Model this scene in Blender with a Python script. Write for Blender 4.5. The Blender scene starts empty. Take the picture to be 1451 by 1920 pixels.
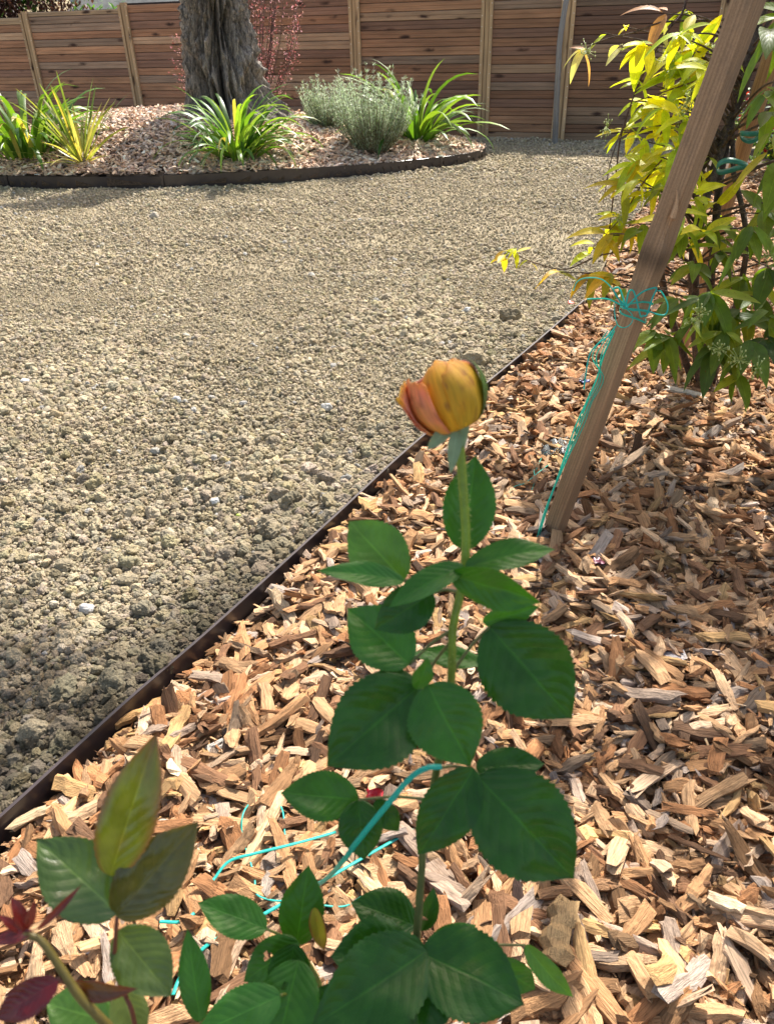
import bpy, bmesh, math, random
import numpy as np
from mathutils import Vector, Matrix
random.seed(7); rng = np.random.default_rng(7)
sc = bpy.context.scene
C = sc.collection
# ------------------------------------------------------------------ camera
FPX, PITCH, ROLL, CH = 1443.0, math.radians(32.0), math.radians(-1.5), 1.25
Fv = np.array([0, math.cos(PITCH), -math.sin(PITCH)]); R0 = np.array([1.0, 0, 0]); U0 = np.cross(R0, Fv)
Rv = R0*math.cos(ROLL)+U0*math.sin(ROLL); Uv = U0*math.cos(ROLL)-R0*math.sin(ROLL)
CAM = np.array([0, 0, CH])
cam = bpy.data.cameras.new('camera'); co = bpy.data.objects.new('camera', cam); C.objects.link(co)
cam.sensor_fit = 'VERTICAL'; cam.sensor_height = 36; cam.lens = FPX/1920*36
cam.clip_start = 0.05; cam.clip_end = 500
m = Matrix([[Rv[0], Uv[0], -Fv[0], 0], [Rv[1], Uv[1], -Fv[1], 0], [Rv[2], Uv[2], -Fv[2], CH], [0, 0, 0, 1]])
co.matrix_world = m
cam.dof.use_dof = True; cam.dof.focus_distance = 2.3; cam.dof.aperture_fstop = 15
sc.camera = co
# ------------------------------------------------------------------ light
SUN_EL, SUN_AZ = math.radians(50), math.radians(24)      # azimuth measured from +y towards +x
w = bpy.data.worlds.new('World'); sc.world = w; w.use_nodes = True
nt = w.node_tree; bg = nt.nodes['Background']; sky = nt.nodes.new('ShaderNodeTexSky')
sky.sky_type = 'NISHITA'; sky.sun_disc = False; sky.sun_elevation = SUN_EL; sky.sun_rotation = SUN_AZ
sky.dust_density = 3.0; sky.air_density = 1.0; sky.ozone_density = 0.6
nt.links.new(sky.outputs[0], bg.inputs[0]); bg.inputs[1].default_value = 0.135
warm = nt.nodes.new('ShaderNodeMix'); warm.data_type = 'RGBA'; warm.blend_type = 'MULTIPLY'; warm.inputs[0].default_value = 1; warm.inputs[7].default_value = (1.09, 1.0, .88, 1)
nt.links.new(sky.outputs[0], warm.inputs[6]); nt.links.new(warm.outputs[2], bg.inputs[0])
sl = bpy.data.lights.new('sun', 'SUN'); so = bpy.data.objects.new('sun', sl); C.objects.link(so)
sl.energy = 4.9; sl.angle = math.radians(0.6); sl.color = (1.0, 0.955, 0.88)
SD = Vector((math.sin(SUN_AZ)*math.cos(SUN_EL), math.cos(SUN_AZ)*math.cos(SUN_EL), math.sin(SUN_EL)))
so.rotation_euler = SD.to_track_quat('Z', 'Y').to_euler(); so.location = (3, 8, 12)
sc.view_settings.view_transform = 'Standard'; sc.view_settings.look = 'None'; sc.view_settings.gamma = 1
sc.view_settings.exposure = 1.08
sc.cycles.max_bounces = 8; sc.cycles.transparent_max_bounces = 8; sc.cycles.use_denoising = True

# ------------------------------------------------------------------ projection helpers
def ray(x, y): return Fv+Rv*(x-725.5)/FPX+Uv*(960-y)/FPX
def at(x, y, d): return CAM+ray(x, y)*d                   # d = depth along the view axis
def gnd(x, y, z=0.0):
    r = ray(x, y); return CAM+r*((z-CH)/r[2])
def depth_of(P): return float((np.array(P)-CAM)@Fv)
def proj(P):
    v = np.asarray(P)-CAM; d = v@Fv
    return 725.5+FPX*(v@Rv)/d, 960-FPX*(v@Uv)/d, d
# ------------------------------------------------------------------ noise
def _h(i, s):
    i = i.astype(np.int64)
    n = (i[..., 0]*73856093) ^ (i[..., 1]*19349663) ^ (i[..., 2]*83492791) ^ (s*2654435761)
    n = (n ^ (n >> 13))*1274126177 & 0xffffffff
    n = (n ^ (n >> 16)) & 0xffffffff
    return n/4294967295.0
def vnoise(P, s=0):
    P = np.asarray(P, float); f = np.floor(P); t = P-f; t = t*t*(3-2*t); r = 0
    for dx in (0, 1):
        for dy in (0, 1):
            for dz in (0, 1):
                wgt = (t[..., 0] if dx else 1-t[..., 0])*(t[..., 1] if dy else 1-t[..., 1])*(t[..., 2] if dz else 1-t[..., 2])
                r = r+wgt*_h(f+np.array([dx, dy, dz]), s)
    return r*2-1
def fbm(P, o=3, s=0):
    P = np.asarray(P, float); r = 0; a = 1
    for k in range(o):
        r = r+a*vnoise(P*(2**k), s+k); a *= .5
    return r
def n2(x, y, sc_, o=3, s=0):
    P = np.stack([np.asarray(x, float)*sc_, np.asarray(y, float)*sc_, np.zeros(np.shape(x))], -1)
    return fbm(P, o, s)
def sstep(x): x = np.clip(x, 0, 1); return x*x*(3-2*x)
# ------------------------------------------------------------------ mesh accumulators
class Acc:
    def __init__(s): s.v = []; s.t = []; s.l = []; s.f = []; s.n = 0
    def add(s, V, F, tint=(1, 1, 1), loc=None):
        V = np.asarray(V, float).reshape(-1, 3); k = len(V)
        T = np.broadcast_to(np.asarray(tint, float), (k, 3)); L = V if loc is None else np.asarray(loc, float)
        s.v.append(V); s.t.append(T); s.l.append(L)
        F = F if isinstance(F, list) else [F]
        for f in F:
            f = np.asarray(f, np.int64)
            if f.size: s.f.append(f+s.n)
        s.n += k
    def build(s, name, mat, parent=None, smooth=True):
        V = np.concatenate(s.v); T = np.concatenate(s.t); L = np.concatenate(s.l)
        org = np.zeros(3)
        if parent is None:
            org = (V.min(0)+V.max(0))/2; org[2] = V[:, 2].min()
        else:
            org = np.array(WL[parent.name])
        me = bpy.data.meshes.new(name)
        me.vertices.add(len(V)); me.vertices.foreach_set('co', (V-org).ravel())
        li = np.concatenate([f.ravel() for f in s.f]); sz = np.concatenate([np.full(len(f), f.shape[1]) for f in s.f])
        me.loops.add(len(li)); me.loops.foreach_set('vertex_index', li)
        me.polygons.add(len(sz)); st = np.concatenate([[0], np.cumsum(sz)[:-1]])
        me.polygons.foreach_set('loop_start', st)
        try: me.polygons.foreach_set('loop_total', sz)
        except Exception: pass
        a = me.attributes.new('tint', 'FLOAT_COLOR', 'POINT')
        a.data.foreach_set('color', np.concatenate([T, np.ones((len(T), 1))], 1).ravel())
        a = me.attributes.new('loc', 'FLOAT_VECTOR', 'POINT'); a.data.foreach_set('vector', L.ravel())
        me.update(calc_edges=True); me.validate()
        me.polygons.foreach_set('use_smooth', np.full(len(me.polygons), smooth))
        if mat: me.materials.append(mat)
        o = bpy.data.objects.new(name, me); C.objects.link(o)
        if parent is not None: o.parent = parent; WL[o.name] = org
        else: o.location = org; WL[o.name] = org
        return o
WL = {}                                                    # object name -> world origin (no rotations are used)
def tag(o, label=None, cat=None, group=None, kind=None):
    if label: o['label'] = label
    if cat: o['category'] = cat
    if group: o['group'] = group
    if kind: o['kind'] = kind
    return o
def thing(name, loc, label, cat, group=None):
    o = bpy.data.objects.new(name, None); C.objects.link(o); o.location = loc; o.empty_display_size = .05
    WL[o.name] = np.array(loc, float); return tag(o, label, cat, group)
def grid_faces(nu, nv, wrap=False):
    a = np.arange(nv-1)[:, None]*nu; b = np.arange(nu if wrap else nu-1)[None, :]
    c = (b+1) % nu
    return np.stack([a+b, a+c, a+nu+c, a+nu+b], -1).reshape(-1, 4)
def norm(v): v = np.asarray(v, float); return v/(np.linalg.norm(v, axis=-1, keepdims=True)+1e-12)
def smooth_path(P, n):
    P = np.asarray(P, float)
    if len(P) < 3: t = np.linspace(0, 1, n)[:, None]; return P[0]*(1-t)+P[-1]*t
    Q = np.vstack([2*P[0]-P[1], P, 2*P[-1]-P[-2]]); out = []
    for s in np.linspace(0, len(P)-1-1e-6, n):
        i = int(s); t = s-i; p0, p1, p2, p3 = Q[i:i+4]
        out.append(.5*((2*p1)+(-p0+p2)*t+(2*p0-5*p1+4*p2-p3)*t*t+(-p0+3*p1-3*p2+p3)*t**3))
    return np.array(out)
def tube(acc, P, r, tint=(1, 1, 1), n=8, seg=None, rough=0, seed=0):
    P = np.asarray(P, float)
    P = smooth_path(P, seg or max(8, len(P)*4)); k = len(P)
    r = np.interp(np.linspace(0, 1, k), np.linspace(0, 1, len(np.atleast_1d(r))), np.atleast_1d(r))
    T = norm(np.gradient(P, axis=0)); ref = np.array([.13, .21, .97]) if abs(T[0, 2]) < .9 else np.array([1., .1, .05])
    A = norm(np.cross(T, ref)); B = np.cross(T, A)
    an = np.linspace(0, 2*np.pi, n, endpoint=False)
    rr = r[:, None]*np.ones((1, n))
    V = P[:, None]+A[:, None]*(np.cos(an)[None, :, None]*rr[..., None])+B[:, None]*(np.sin(an)[None, :, None]*rr[..., None])
    if rough:
        d = fbm(V.reshape(-1, 3)/np.mean(r)*.8, 2, seed).reshape(k, n); V = V+(V-P[:, None])*d[..., None]*rough
    L = np.concatenate([[0], np.cumsum(np.linalg.norm(np.diff(P, axis=0), axis=1))])
    loc = np.stack([np.cos(an)[None]*r[:, None], np.sin(an)[None]*r[:, None], np.broadcast_to(L[:, None], (k, n))], -1)
    V = V.reshape(-1, 3); F = grid_faces(n, k, True)
    V = np.vstack([V, P[0], P[-1]]); i0 = k*n; i = np.arange(n)
    cap = np.stack([np.full(n, i0), (i+1) % n, i], 1); cap2 = np.stack([np.full(n, i0+1), (k-1)*n+i, (k-1)*n+(i+1) % n], 1)
    acc.add(V, [F, cap, cap2], tint, np.vstack([loc.reshape(-1, 3), [0, 0, 0], [0, 0, L[-1]]]))
def ribbon(acc, P, wd, tint, seg=None, N=None, twist=0, th=.0006):
    """a flat plastic band of real thickness"""
    P = smooth_path(P, seg or max(10, len(P)*6)); k = len(P); T = norm(np.gradient(P, axis=0))
    s = np.linspace(0, 1, k)
    view = norm(CAM-P) if N is None else np.broadcast_to(N, P.shape)
    A = norm(np.cross(T, view)); B = np.cross(T, A)
    a = (twist*np.sin(s*7+1))[:, None]; A2 = A*np.cos(a)+B*np.sin(a); B2 = norm(np.cross(T, A2))
    V = np.stack([P-A2*wd/2-B2*th, P+A2*wd/2-B2*th, P+A2*wd/2+B2*th, P-A2*wd/2+B2*th], 1).reshape(-1, 3)
    acc.add(V, [grid_faces(4, k, True), np.array([[0, 1, 2, 3], [4*k-1, 4*k-2, 4*k-3, 4*k-4]])], tint)
def box(acc, o, ax, ay, az, tint=(1, 1, 1), bev=0):
    """o = min corner, ax, ay, az = edge vectors"""
    o, ax, ay, az = [np.asarray(q, float) for q in (o, ax, ay, az)]
    V = np.array([o, o+ax, o+ax+ay, o+ay, o+az, o+ax+az, o+ax+ay+az, o+ay+az])
    F = np.array([[0, 3, 2, 1], [4, 5, 6, 7], [0, 1, 5, 4], [1, 2, 6, 5], [2, 3, 7, 6], [3, 0, 4, 7]])
    l = [np.linalg.norm(q) for q in (ax, ay, az)]
    loc = np.array([[0, 0, 0], [l[0], 0, 0], [l[0], l[1], 0], [0, l[1], 0], [0, 0, l[2]], [l[0], 0, l[2]], [l[0], l[1], l[2]], [0, l[1], l[2]]])
    acc.add(V, F, tint, loc+rng.uniform(0, 50, 3))
def instance(acc, tmpl, pos, rot, scl, tint):
    """vectorised copies: tmpl list of (V,F,L); one template index per instance at random"""
    n = len(pos); idx = rng.integers(0, len(tmpl), n)
    for k, (V, F, L) in enumerate(tmpl):
        s = np.where(idx == k)[0]
        if not len(s): continue
        P = np.einsum('nij,nvj->nvi', rot[s], V[None]*scl[s][:, None, :])+pos[s][:, None, :]
        Fn = (F[None]+(np.arange(len(s))*len(V))[:, None, None]).reshape(-1, F.shape[1])
        off = rng.uniform(0, 60, (len(s), 1, 3))
        acc.add(P.reshape(-1, 3), Fn, np.repeat(tint[s], len(V), 0), (L[None]*scl[s][:, None, :]+off).reshape(-1, 3))
def rotmats(yaw, pit, rol):
    cy, sy, cp, sp, cr, sr = np.cos(yaw), np.sin(yaw), np.cos(pit), np.sin(pit), np.cos(rol), np.sin(rol)
    z = np.zeros_like(cy); o = np.ones_like(cy)
    Z = np.stack([np.stack([cy, -sy, z], -1), np.stack([sy, cy, z], -1), np.stack([z, z, o], -1)], -2)
    Y = np.stack([np.stack([cp, z, sp], -1), np.stack([z, o, z], -1), np.stack([-sp, z, cp], -1)], -2)
    X = np.stack([np.stack([o, z, z], -1), np.stack([z, cr, -sr], -1), np.stack([z, sr, cr], -1)], -2)
    return Z@Y@X
# ------------------------------------------------------------------ materials
def mat(name, build):
    mt = bpy.data.materials.new(name); mt.use_nodes = True; t = mt.node_tree; b = t.nodes['Principled BSDF']
    build(t, b); return mt
def N(t, ty, **k):
    n = t.nodes.new(ty)
    for a, b in k.items():
        if a.startswith('i_'): n.inputs[a[2:].replace('_', ' ')].default_value = b
        else: setattr(n, a, b)
    return n
def attr(t, name):
    n = t.nodes.new('ShaderNodeAttribute'); n.attribute_name = name; return n
def mixc(t, a, b, f, mode='MIX'):
    n = t.nodes.new('ShaderNodeMix'); n.data_type = 'RGBA'; n.blend_type = mode; n.clamp_factor = True
    for s, v in ((6, a), (7, b), (0, f)):
        if hasattr(v, 'links'): t.links.new(v, n.inputs[s])
        else: n.inputs[s].default_value = v if s == 0 else (*v, 1) if len(v) == 3 else v
    return n.outputs[2]
def ramp(t, fac, stops):
    n = t.nodes.new('ShaderNodeValToRGB'); t.links.new(fac, n.inputs[0]); e = n.color_ramp.elements
    for i, (p, c) in enumerate(stops):
        x = e[i] if i < 2 else e.new(p)
        x.position = p; x.color = (*c, 1) if not isinstance(c, (int, float)) else (c, c, c, 1)
    return n.outputs[0]
def noise(t, vec, scale, detail=4, rough=.6, vscale=None):
    n = t.nodes.new('ShaderNodeTexNoise'); n.inputs['Scale'].default_value = scale
    n.inputs['Detail'].default_value = detail; n.inputs['Roughness'].default_value = rough
    if vscale is not None:
        mp = t.nodes.new('ShaderNodeMapping'); mp.inputs['Scale'].default_value = vscale
        t.links.new(vec, mp.inputs[0]); vec = mp.outputs[0]
    t.links.new(vec, n.inputs['Vector']); return n.outputs[0]
def bump(t, b, h, st, dist):
    n = t.nodes.new('ShaderNodeBump'); n.inputs['Strength'].default_value = st; n.inputs['Distance'].default_value = dist
    t.links.new(h, n.inputs['Height']); t.links.new(n.outputs[0], b.inputs['Normal']); return n
def M_soil(t, b):
    g = t.nodes.new('ShaderNodeNewGeometry').outputs['Position']; tn = attr(t, 'tint').outputs['Color']
    n1 = noise(t, g, 700, 4, .75); n2_ = noise(t, g, 230, 5, .7); n3 = noise(t, g, 2.2, 3)
    c = mixc(t, tn, (1.0, 1.0, 1.0), .0)
    c = mixc(t, c, ramp(t, n2_, [(.3, .62), (.7, 1.3)]), 1, 'MULTIPLY')
    c = mixc(t, c, ramp(t, n3, [(.3, .88), (.7, 1.1)]), 1, 'MULTIPLY')
    t.links.new(c, b.inputs['Base Color']); b.inputs['Roughness'].default_value = .97; b.inputs['Specular IOR Level'].default_value = .1
    m1 = N(t, 'ShaderNodeMath', operation='MULTIPLY_ADD'); t.links.new(n2_, m1.inputs[0]); m1.inputs[1].default_value = 2.0; t.links.new(n1, m1.inputs[2])
    bump(t, b, m1.outputs[0], 1.0, .0035)
soil_m = mat('dry_clay_soil', M_soil)
def M_chip(t, b):
    l = attr(t, 'loc').outputs['Vector']; tn = attr(t, 'tint').outputs['Color']
    g1 = noise(t, l, 1, 5, .7, (14, 260, 260)); g2 = noise(t, l, 1, 3, .6, (40, 40, 40)); g3 = noise(t, l, 1, 2, .5, (8, 900, 900))
    c = mixc(t, tn, ramp(t, g1, [(.3, .42), (.48, .95), (.75, 1.3)]), 1, 'MULTIPLY')
    c = mixc(t, c, (.16, .075, .03), ramp(t, g2, [(.56, 0), (.8, .75)]))
    t.links.new(c, b.inputs['Base Color']); b.inputs['Roughness'].default_value = .8; b.inputs['Specular IOR Level'].default_value = .25
    a = N(t, 'ShaderNodeMath', operation='ADD'); t.links.new(g1, a.inputs[0]); t.links.new(g3, a.inputs[1])
    bump(t, b, a.outputs[0], 1.0, .004)
chip_m = mat('splintered_wood', M_chip)
def M_far_chip(t, b):
    tn = attr(t, 'tint').outputs['Color']; t.links.new(tn, b.inputs['Base Color']); b.inputs['Roughness'].default_value = .85
far_chip_m = mat('small_wood_chips', M_far_chip)
def M_bed(t, b):
    g = t.nodes.new('ShaderNodeNewGeometry').outputs['Position']; n1 = noise(t, g, 60, 5, .7)
    t.links.new(ramp(t, n1, [(.3, (.015, .009, .005)), (.7, (.13, .08, .045))]), b.inputs['Base Color']); b.inputs['Roughness'].default_value = .95
    bump(t, b, n1, 1, .01)
bed_m = mat('dark_gap_base', M_bed)  # dark of the gaps between chips put into this base colour
def M_fence(t, b):
    l = attr(t, 'loc').outputs['Vector']; tn = attr(t, 'tint').outputs['Color']
    g1 = noise(t, l, 1, 4, .6, (2.2, 38, 38)); g2 = noise(t, l, 1, 3, .6, (1.1, 5, 5))
    vo = t.nodes.new('ShaderNodeTexVoronoi'); vo.inputs['Scale'].default_value = 1; vo.inputs['Randomness'].default_value = 1
    mp = t.nodes.new('ShaderNodeMapping'); mp.inputs['Scale'].default_value = (3.1, 10.3, 10.3); t.links.new(l, mp.inputs[0])
    nz = noise(t, l, 14, 2); ad = mixc(t, mp.outputs[0], nz, .22); t.links.new(ad, vo.inputs['Vector'])
    knot = ramp(t, vo.outputs['Distance'], [(.09, 1), (.24, 0)])
    sp = N(t, 'ShaderNodeSeparateColor'); t.links.new(vo.outputs['Color'], sp.inputs[0])
    k2 = N(t, 'ShaderNodeMath', operation='GREATER_THAN'); t.links.new(sp.outputs[0], k2.inputs[0]); k2.inputs[1].default_value = .38
    kk = N(t, 'ShaderNodeMath', operation='MULTIPLY'); t.links.new(knot, kk.inputs[0]); t.links.new(k2.outputs[0], kk.inputs[1])
    c = mixc(t, tn, ramp(t, g1, [(.3, .74), (.55, 1.0), (.75, 1.15)]), 1, 'MULTIPLY')
    c = mixc(t, c, ramp(t, g2, [(.3, .75), (.7, 1.2)]), 1, 'MULTIPLY')
    c = mixc(t, c, (.045, .018, .01), kk.outputs[0])
    t.links.new(c, b.inputs['Base Color']); b.inputs['Roughness'].default_value = .8
    bump(t, b, g1, .5, .003)
fence_m = mat('stained_pine_boards', M_fence)
def M_timber(t, b):
    l = attr(t, 'loc').outputs['Vector']; tn = attr(t, 'tint').outputs['Color']
    g1 = noise(t, l, 1, 5, .65, (130, 130, 5)); g2 = noise(t, l, 1, 4, .65, (22, 22, 7)); g3 = noise(t, l, 1, 4, .7, (300, 300, 300))
    wv = N(t, 'ShaderNodeTexWave'); wv.inputs['Scale'].default_value = 1; wv.inputs['Distortion'].default_value = 6; wv.inputs['Detail'].default_value = 3
    mp = t.nodes.new('ShaderNodeMapping'); mp.inputs['Scale'].default_value = (40, 40, 2.2); t.links.new(l, mp.inputs[0]); t.links.new(mp.outputs[0], wv.inputs[0])
    c = mixc(t, tn, ramp(t, g1, [(.3, .72), (.6, 1.08)]), 1, 'MULTIPLY')
    c = mixc(t, c, ramp(t, wv.outputs['Fac'], [(0, .8), (1, 1.1)]), .8, 'MULTIPLY')
    c = mixc(t, c, (.14, .10, .075), ramp(t, g2, [(.55, 0), (.8, .8)]))
    c = mixc(t, c, ramp(t, g3, [(.35, .85), (.65, 1.1)]), 1, 'MULTIPLY')
    t.links.new(c, b.inputs['Base Color']); b.inputs['Roughness'].default_value = .75
    bump(t, b, g1, .6, .0015)
timber_m = mat('sawn_timber', M_timber)
def M_bark(t, b):
    g = t.nodes.new('ShaderNodeNewGeometry').outputs['Position']; tn = attr(t, 'tint').outputs['Color']
    g1 = noise(t, g, 1, 6, .7, (30, 30, 9)); g2 = noise(t, g, 1, 4, .7, (90, 90, 45))
    c = mixc(t, tn, ramp(t, g1, [(.35, .25), (.55, 1), (.75, 1.5)]), 1, 'MULTIPLY')
    c = mixc(t, c, ramp(t, g2, [(.35, .6), (.65, 1.35)]), 1, 'MULTIPLY')
    t.links.new(c, b.inputs['Base Color']); b.inputs['Roughness'].default_value = .9
    bump(t, b, g1, 1, .03)
bark_m = mat('furrowed_bark', M_bark)
def leafmat(name, trans, rough=.45, vein=True, gloss=.5, spots=0.0, nscale=60, tc=(1.6, 1.5, .5)):
    def f(t, b):
        l = attr(t, 'loc').outputs['Vector']; tn = attr(t, 'tint').outputs['Color']
        g = t.nodes.new('ShaderNodeNewGeometry').outputs['Position']
        c = mixc(t, tn, ramp(t, noise(t, g, nscale, 3), [(.3, .8), (.7, 1.2)]), 1, 'MULTIPLY')
        if vein:
            s = N(t, 'ShaderNodeSeparateXYZ'); t.links.new(l, s.inputs[0])
            ab = N(t, 'ShaderNodeMath', operation='ABSOLUTE'); t.links.new(s.outputs[0], ab.inputs[0])
            ph = N(t, 'ShaderNodeMath', operation='MULTIPLY_ADD'); t.links.new(ab.outputs[0], ph.inputs[0]); ph.inputs[1].default_value = -.26
            sq = N(t, 'ShaderNodeMath', operation='MULTIPLY'); t.links.new(ab.outputs[0], sq.inputs[0]); t.links.new(ab.outputs[0], sq.inputs[1])
            t.links.new(s.outputs[1], ph.inputs[2])
            p2 = N(t, 'ShaderNodeMath', operation='MULTIPLY_ADD'); t.links.new(sq.outputs[0], p2.inputs[0]); p2.inputs[1].default_value = -.07; t.links.new(ph.outputs[0], p2.inputs[2])
            p3 = N(t, 'ShaderNodeMath', operation='MULTIPLY'); t.links.new(p2.outputs[0], p3.inputs[0]); p3.inputs[1].default_value = 8.5
            fr = N(t, 'ShaderNodeMath', operation='PINGPONG'); t.links.new(p3.outputs[0], fr.inputs[0]); fr.inputs[1].default_value = .5
            sv = ramp(t, fr.outputs[0], [(0, 1), (.07, 0)]); mr = ramp(t, ab.outputs[0], [(.012, 1), (.045, 0)])
            vm = N(t, 'ShaderNodeMath', operation='MULTIPLY_ADD'); t.links.new(sv, vm.inputs[0]); vm.inputs[1].default_value = .12; t.links.new(mr, vm.inputs[2])
            c2 = mixc(t, c, (1.5, 1.45, 1.5), 1, 'MULTIPLY')
            c = mixc(t, c, c2, vm.outputs[0])
            hh = N(t, 'ShaderNodeMath', operation='SQRT'); t.links.new(fr.outputs[0], hh.inputs[0])
            nz = noise(t, l, 9, 3); h2 = N(t, 'ShaderNodeMath', operation='MULTIPLY_ADD'); t.links.new(nz, h2.inputs[0]); h2.inputs[1].default_value = .9; t.links.new(hh.outputs[0], h2.inputs[2])
            h3 = N(t, 'ShaderNodeMath', operation='MULTIPLY_ADD'); t.links.new(mr, h3.inputs[0]); h3.inputs[1].default_value = -.6; t.links.new(h2.outputs[0], h3.inputs[2])
            bump(t, b, h3.outputs[0], .22, .0022)
        if spots:
            vo = t.nodes.new('ShaderNodeTexVoronoi'); vo.inputs['Scale'].default_value = 110; t.links.new(g, vo.inputs['Vector'])
            c = mixc(t, c, (.12, .03, .01), ramp(t, vo.outputs['Distance'], [(.1, spots), (.2, 0)]))
        t.links.new(c, b.inputs['Base Color']); b.inputs['Roughness'].default_value = rough; b.inputs['Specular IOR Level'].default_value = gloss
        tr = t.nodes.new('ShaderNodeBsdfTranslucent')
        ct = mixc(t, c, tc, 1, 'MULTIPLY'); t.links.new(ct, tr.inputs[0])
        mx = t.nodes.new('ShaderNodeMixShader'); mx.inputs[0].default_value = trans
        t.links.new(b.outputs[0], mx.inputs[1]); t.links.new(tr.outputs[0], mx.inputs[2])
        t.links.new(mx.outputs[0], t.nodes['Material Output'].inputs[0])
    return mat(name, f)
rose_leaf_m = leafmat('rose_leaf', .24, .3, gloss=.42)
young_leaf_m = leafmat('glossy_young_leaf', .25, .2, gloss=.7)
shrub_leaf_m = leafmat('shrub_leaf', .5, .45, spots=.5, nscale=30, gloss=.35, tc=(1.8, 1.65, .5))
strap_m = leafmat('strap_leaf', .42, .4, vein=False, nscale=8)
grey_leaf_m = leafmat('silvery_leaf', .3, .8, vein=False, nscale=8, tc=(1.15, 1.15, .95))
small_leaf_m = leafmat('small_leaf', .4, .6, vein=False, nscale=8)
def simple(name, col, rough=.5, metal=0, tinted=False, nz=None, spec=.5):
    def f(t, b):
        b.inputs['Roughness'].default_value = rough; b.inputs['Metallic'].default_value = metal; b.inputs['Specular IOR Level'].default_value = spec
        g = t.nodes.new('ShaderNodeNewGeometry').outputs['Position']
        c = attr(t, 'tint').outputs['Color'] if tinted else None
        if c is None:
            r = t.nodes.new('ShaderNodeRGB'); r.outputs[0].default_value = (*col, 1); c = r.outputs[0]
        n1 = noise(t, g, nz or 40, 4)
        c = mixc(t, c, ramp(t, n1, [(.3, .75), (.7, 1.2)]), 1, 'MULTIPLY'); t.links.new(c, b.inputs['Base Color'])
        bump(t, b, n1, .25, .002)
    return mat(name, f)
stem_m = simple('green_stem', (1, 1, 1), .45, tinted=True, nz=120)
steel_m = simple('painted_steel_edging', (.04, .03, .03), .3, nz=14)
stone_m = simple('pale_stone', (1, 1, 1), .8, tinted=True, nz=150)
plaster_m = simple('pale_plaster', (.62, .60, .58), .9, nz=3)
tile_m = simple('clay_tile', (.28, .12, .08), .8, nz=20)
scrap_m = simple('litter_plastic', (1, 1, 1), .35, tinted=True, nz=80)
def M_twine(t, b):
    b.inputs['Base Color'].default_value = (.04, .52, .45, 1); b.inputs['Roughness'].default_value = .35
    tr = t.nodes.new('ShaderNodeBsdfTranslucent'); tr.inputs[0].default_value = (.08, .75, .62, 1)
    mx = t.nodes.new('ShaderNodeMixShader'); mx.inputs[0].default_value = .4
    t.links.new(b.outputs[0], mx.inputs[1]); t.links.new(tr.outputs[0], mx.inputs[2]); t.links.new(mx.outputs[0], t.nodes['Material Output'].inputs[0])
twine_m = mat('turquoise_twine', M_twine)
def M_film(t, b):
    b.inputs['Base Color'].default_value = (.85, .9, .9, 1); b.inputs['Roughness'].default_value = .12; b.inputs['Transmission Weight'].default_value = .93; b.inputs['IOR'].default_value = 1.1
film_m = mat('clear_film', M_film)
def M_petal(t, b):
    tn = attr(t, 'tint').outputs['Color']; l = attr(t, 'loc').outputs['Vector']
    c = mixc(t, tn, ramp(t, noise(t, l, 1, 4, .6, (9, 1.6, 1)), [(.3, .82), (.7, 1.15)]), 1, 'MULTIPLY')
    b.inputs['Roughness'].default_value = .6; t.links.new(c, b.inputs['Base Color'])
    bump(t, b, noise(t, l, 1, 3, .6, (14, 2, 1)), .3, .002)
    tr = t.nodes.new('ShaderNodeBsdfTranslucent'); t.links.new(c, tr.inputs[0])
    mx = t.nodes.new('ShaderNodeMixShader'); mx.inputs[0].default_value = .35
    t.links.new(b.outputs[0], mx.inputs[1]); t.links.new(tr.outputs[0], mx.inputs[2]); t.links.new(mx.outputs[0], t.nodes['Material Output'].inputs[0])
petal_m = mat('rose_petal', M_petal)

# ------------------------------------------------------------------ layout of the ground
EZ = .04                                                   # top of the steel edging
EP = np.array([gnd(x, y, EZ)[:2] for x, y in ((-420, 1890), (-200, 1705), (0, 1532), (130, 1412), (250, 1302), (380, 1190), (500, 1082), (640, 955), (760, 845), (900, 728), (1000, 645), (1095, 562))])
EP = np.vstack([[EP[0]-(EP[1]-EP[0])*2], EP, [[1.62, 5.4], [2.35, 7.0], [3.4, 9.0], [9, 19]]])
def edge_x(y): return np.interp(y, EP[:, 1], EP[:, 0])
def side(x, y):                                            # >0 on the mulch side, metres
    dy = .05; sl_ = (edge_x(y+dy)-edge_x(y-dy))/(2*dy); return (x-edge_x(y))/np.sqrt(1+sl_**2)
ARC = [gnd(x, y, 0)[:2] for x, y in ((-260, 338), (-120, 345), (0, 349), (120, 352), (240, 351), (400, 347), (560, 338), (700, 327), (830, 313), (897, 301))]
ARC += [np.array(p) for p in ((1.25, 9.9), (1.05, 10.6), (.2, 11.1), (-1.2, 11.6), (-3.2, 12.2), (-5.6, 12.2), (-6.9, 11.0), (-6.9, 9.6))]
ARC = np.array(ARC)
Q = smooth_path(np.vstack([np.hstack([ARC, np.zeros((len(ARC), 1))]), [[ARC[0][0], ARC[0][1], 0]]]), 220)[:, :2]
def bed_sd(x, y):
    """signed distance to the round bed outline, >0 inside"""
    x = np.asarray(x, float).ravel(); y = np.asarray(y, float).ravel(); out = np.empty(len(x))
    A = Q[:-1]; B = Q[1:]; D = B-A; dd = (D**2).sum(1)
    for s in range(0, len(x), 20000):
        px = x[s:s+20000, None]; py = y[s:s+20000, None]
        t = np.clip(((px-A[:, 0])*D[:, 0]+(py-A[:, 1])*D[:, 1])/dd, 0, 1)
        d = np.sqrt((px-A[:, 0]-t*D[:, 0])**2+(py-A[:, 1]-t*D[:, 1])**2).min(1)
        c = ((A[:, 1] > py) != (B[:, 1] > py)) & (px < D[:, 0]*(py-A[:, 1])/(B[:, 1]-A[:, 1]+1e-12)+A[:, 0])
        out[s:s+20000] = np.where(c.sum(1) % 2 == 1, d, -d)
    return out
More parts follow.
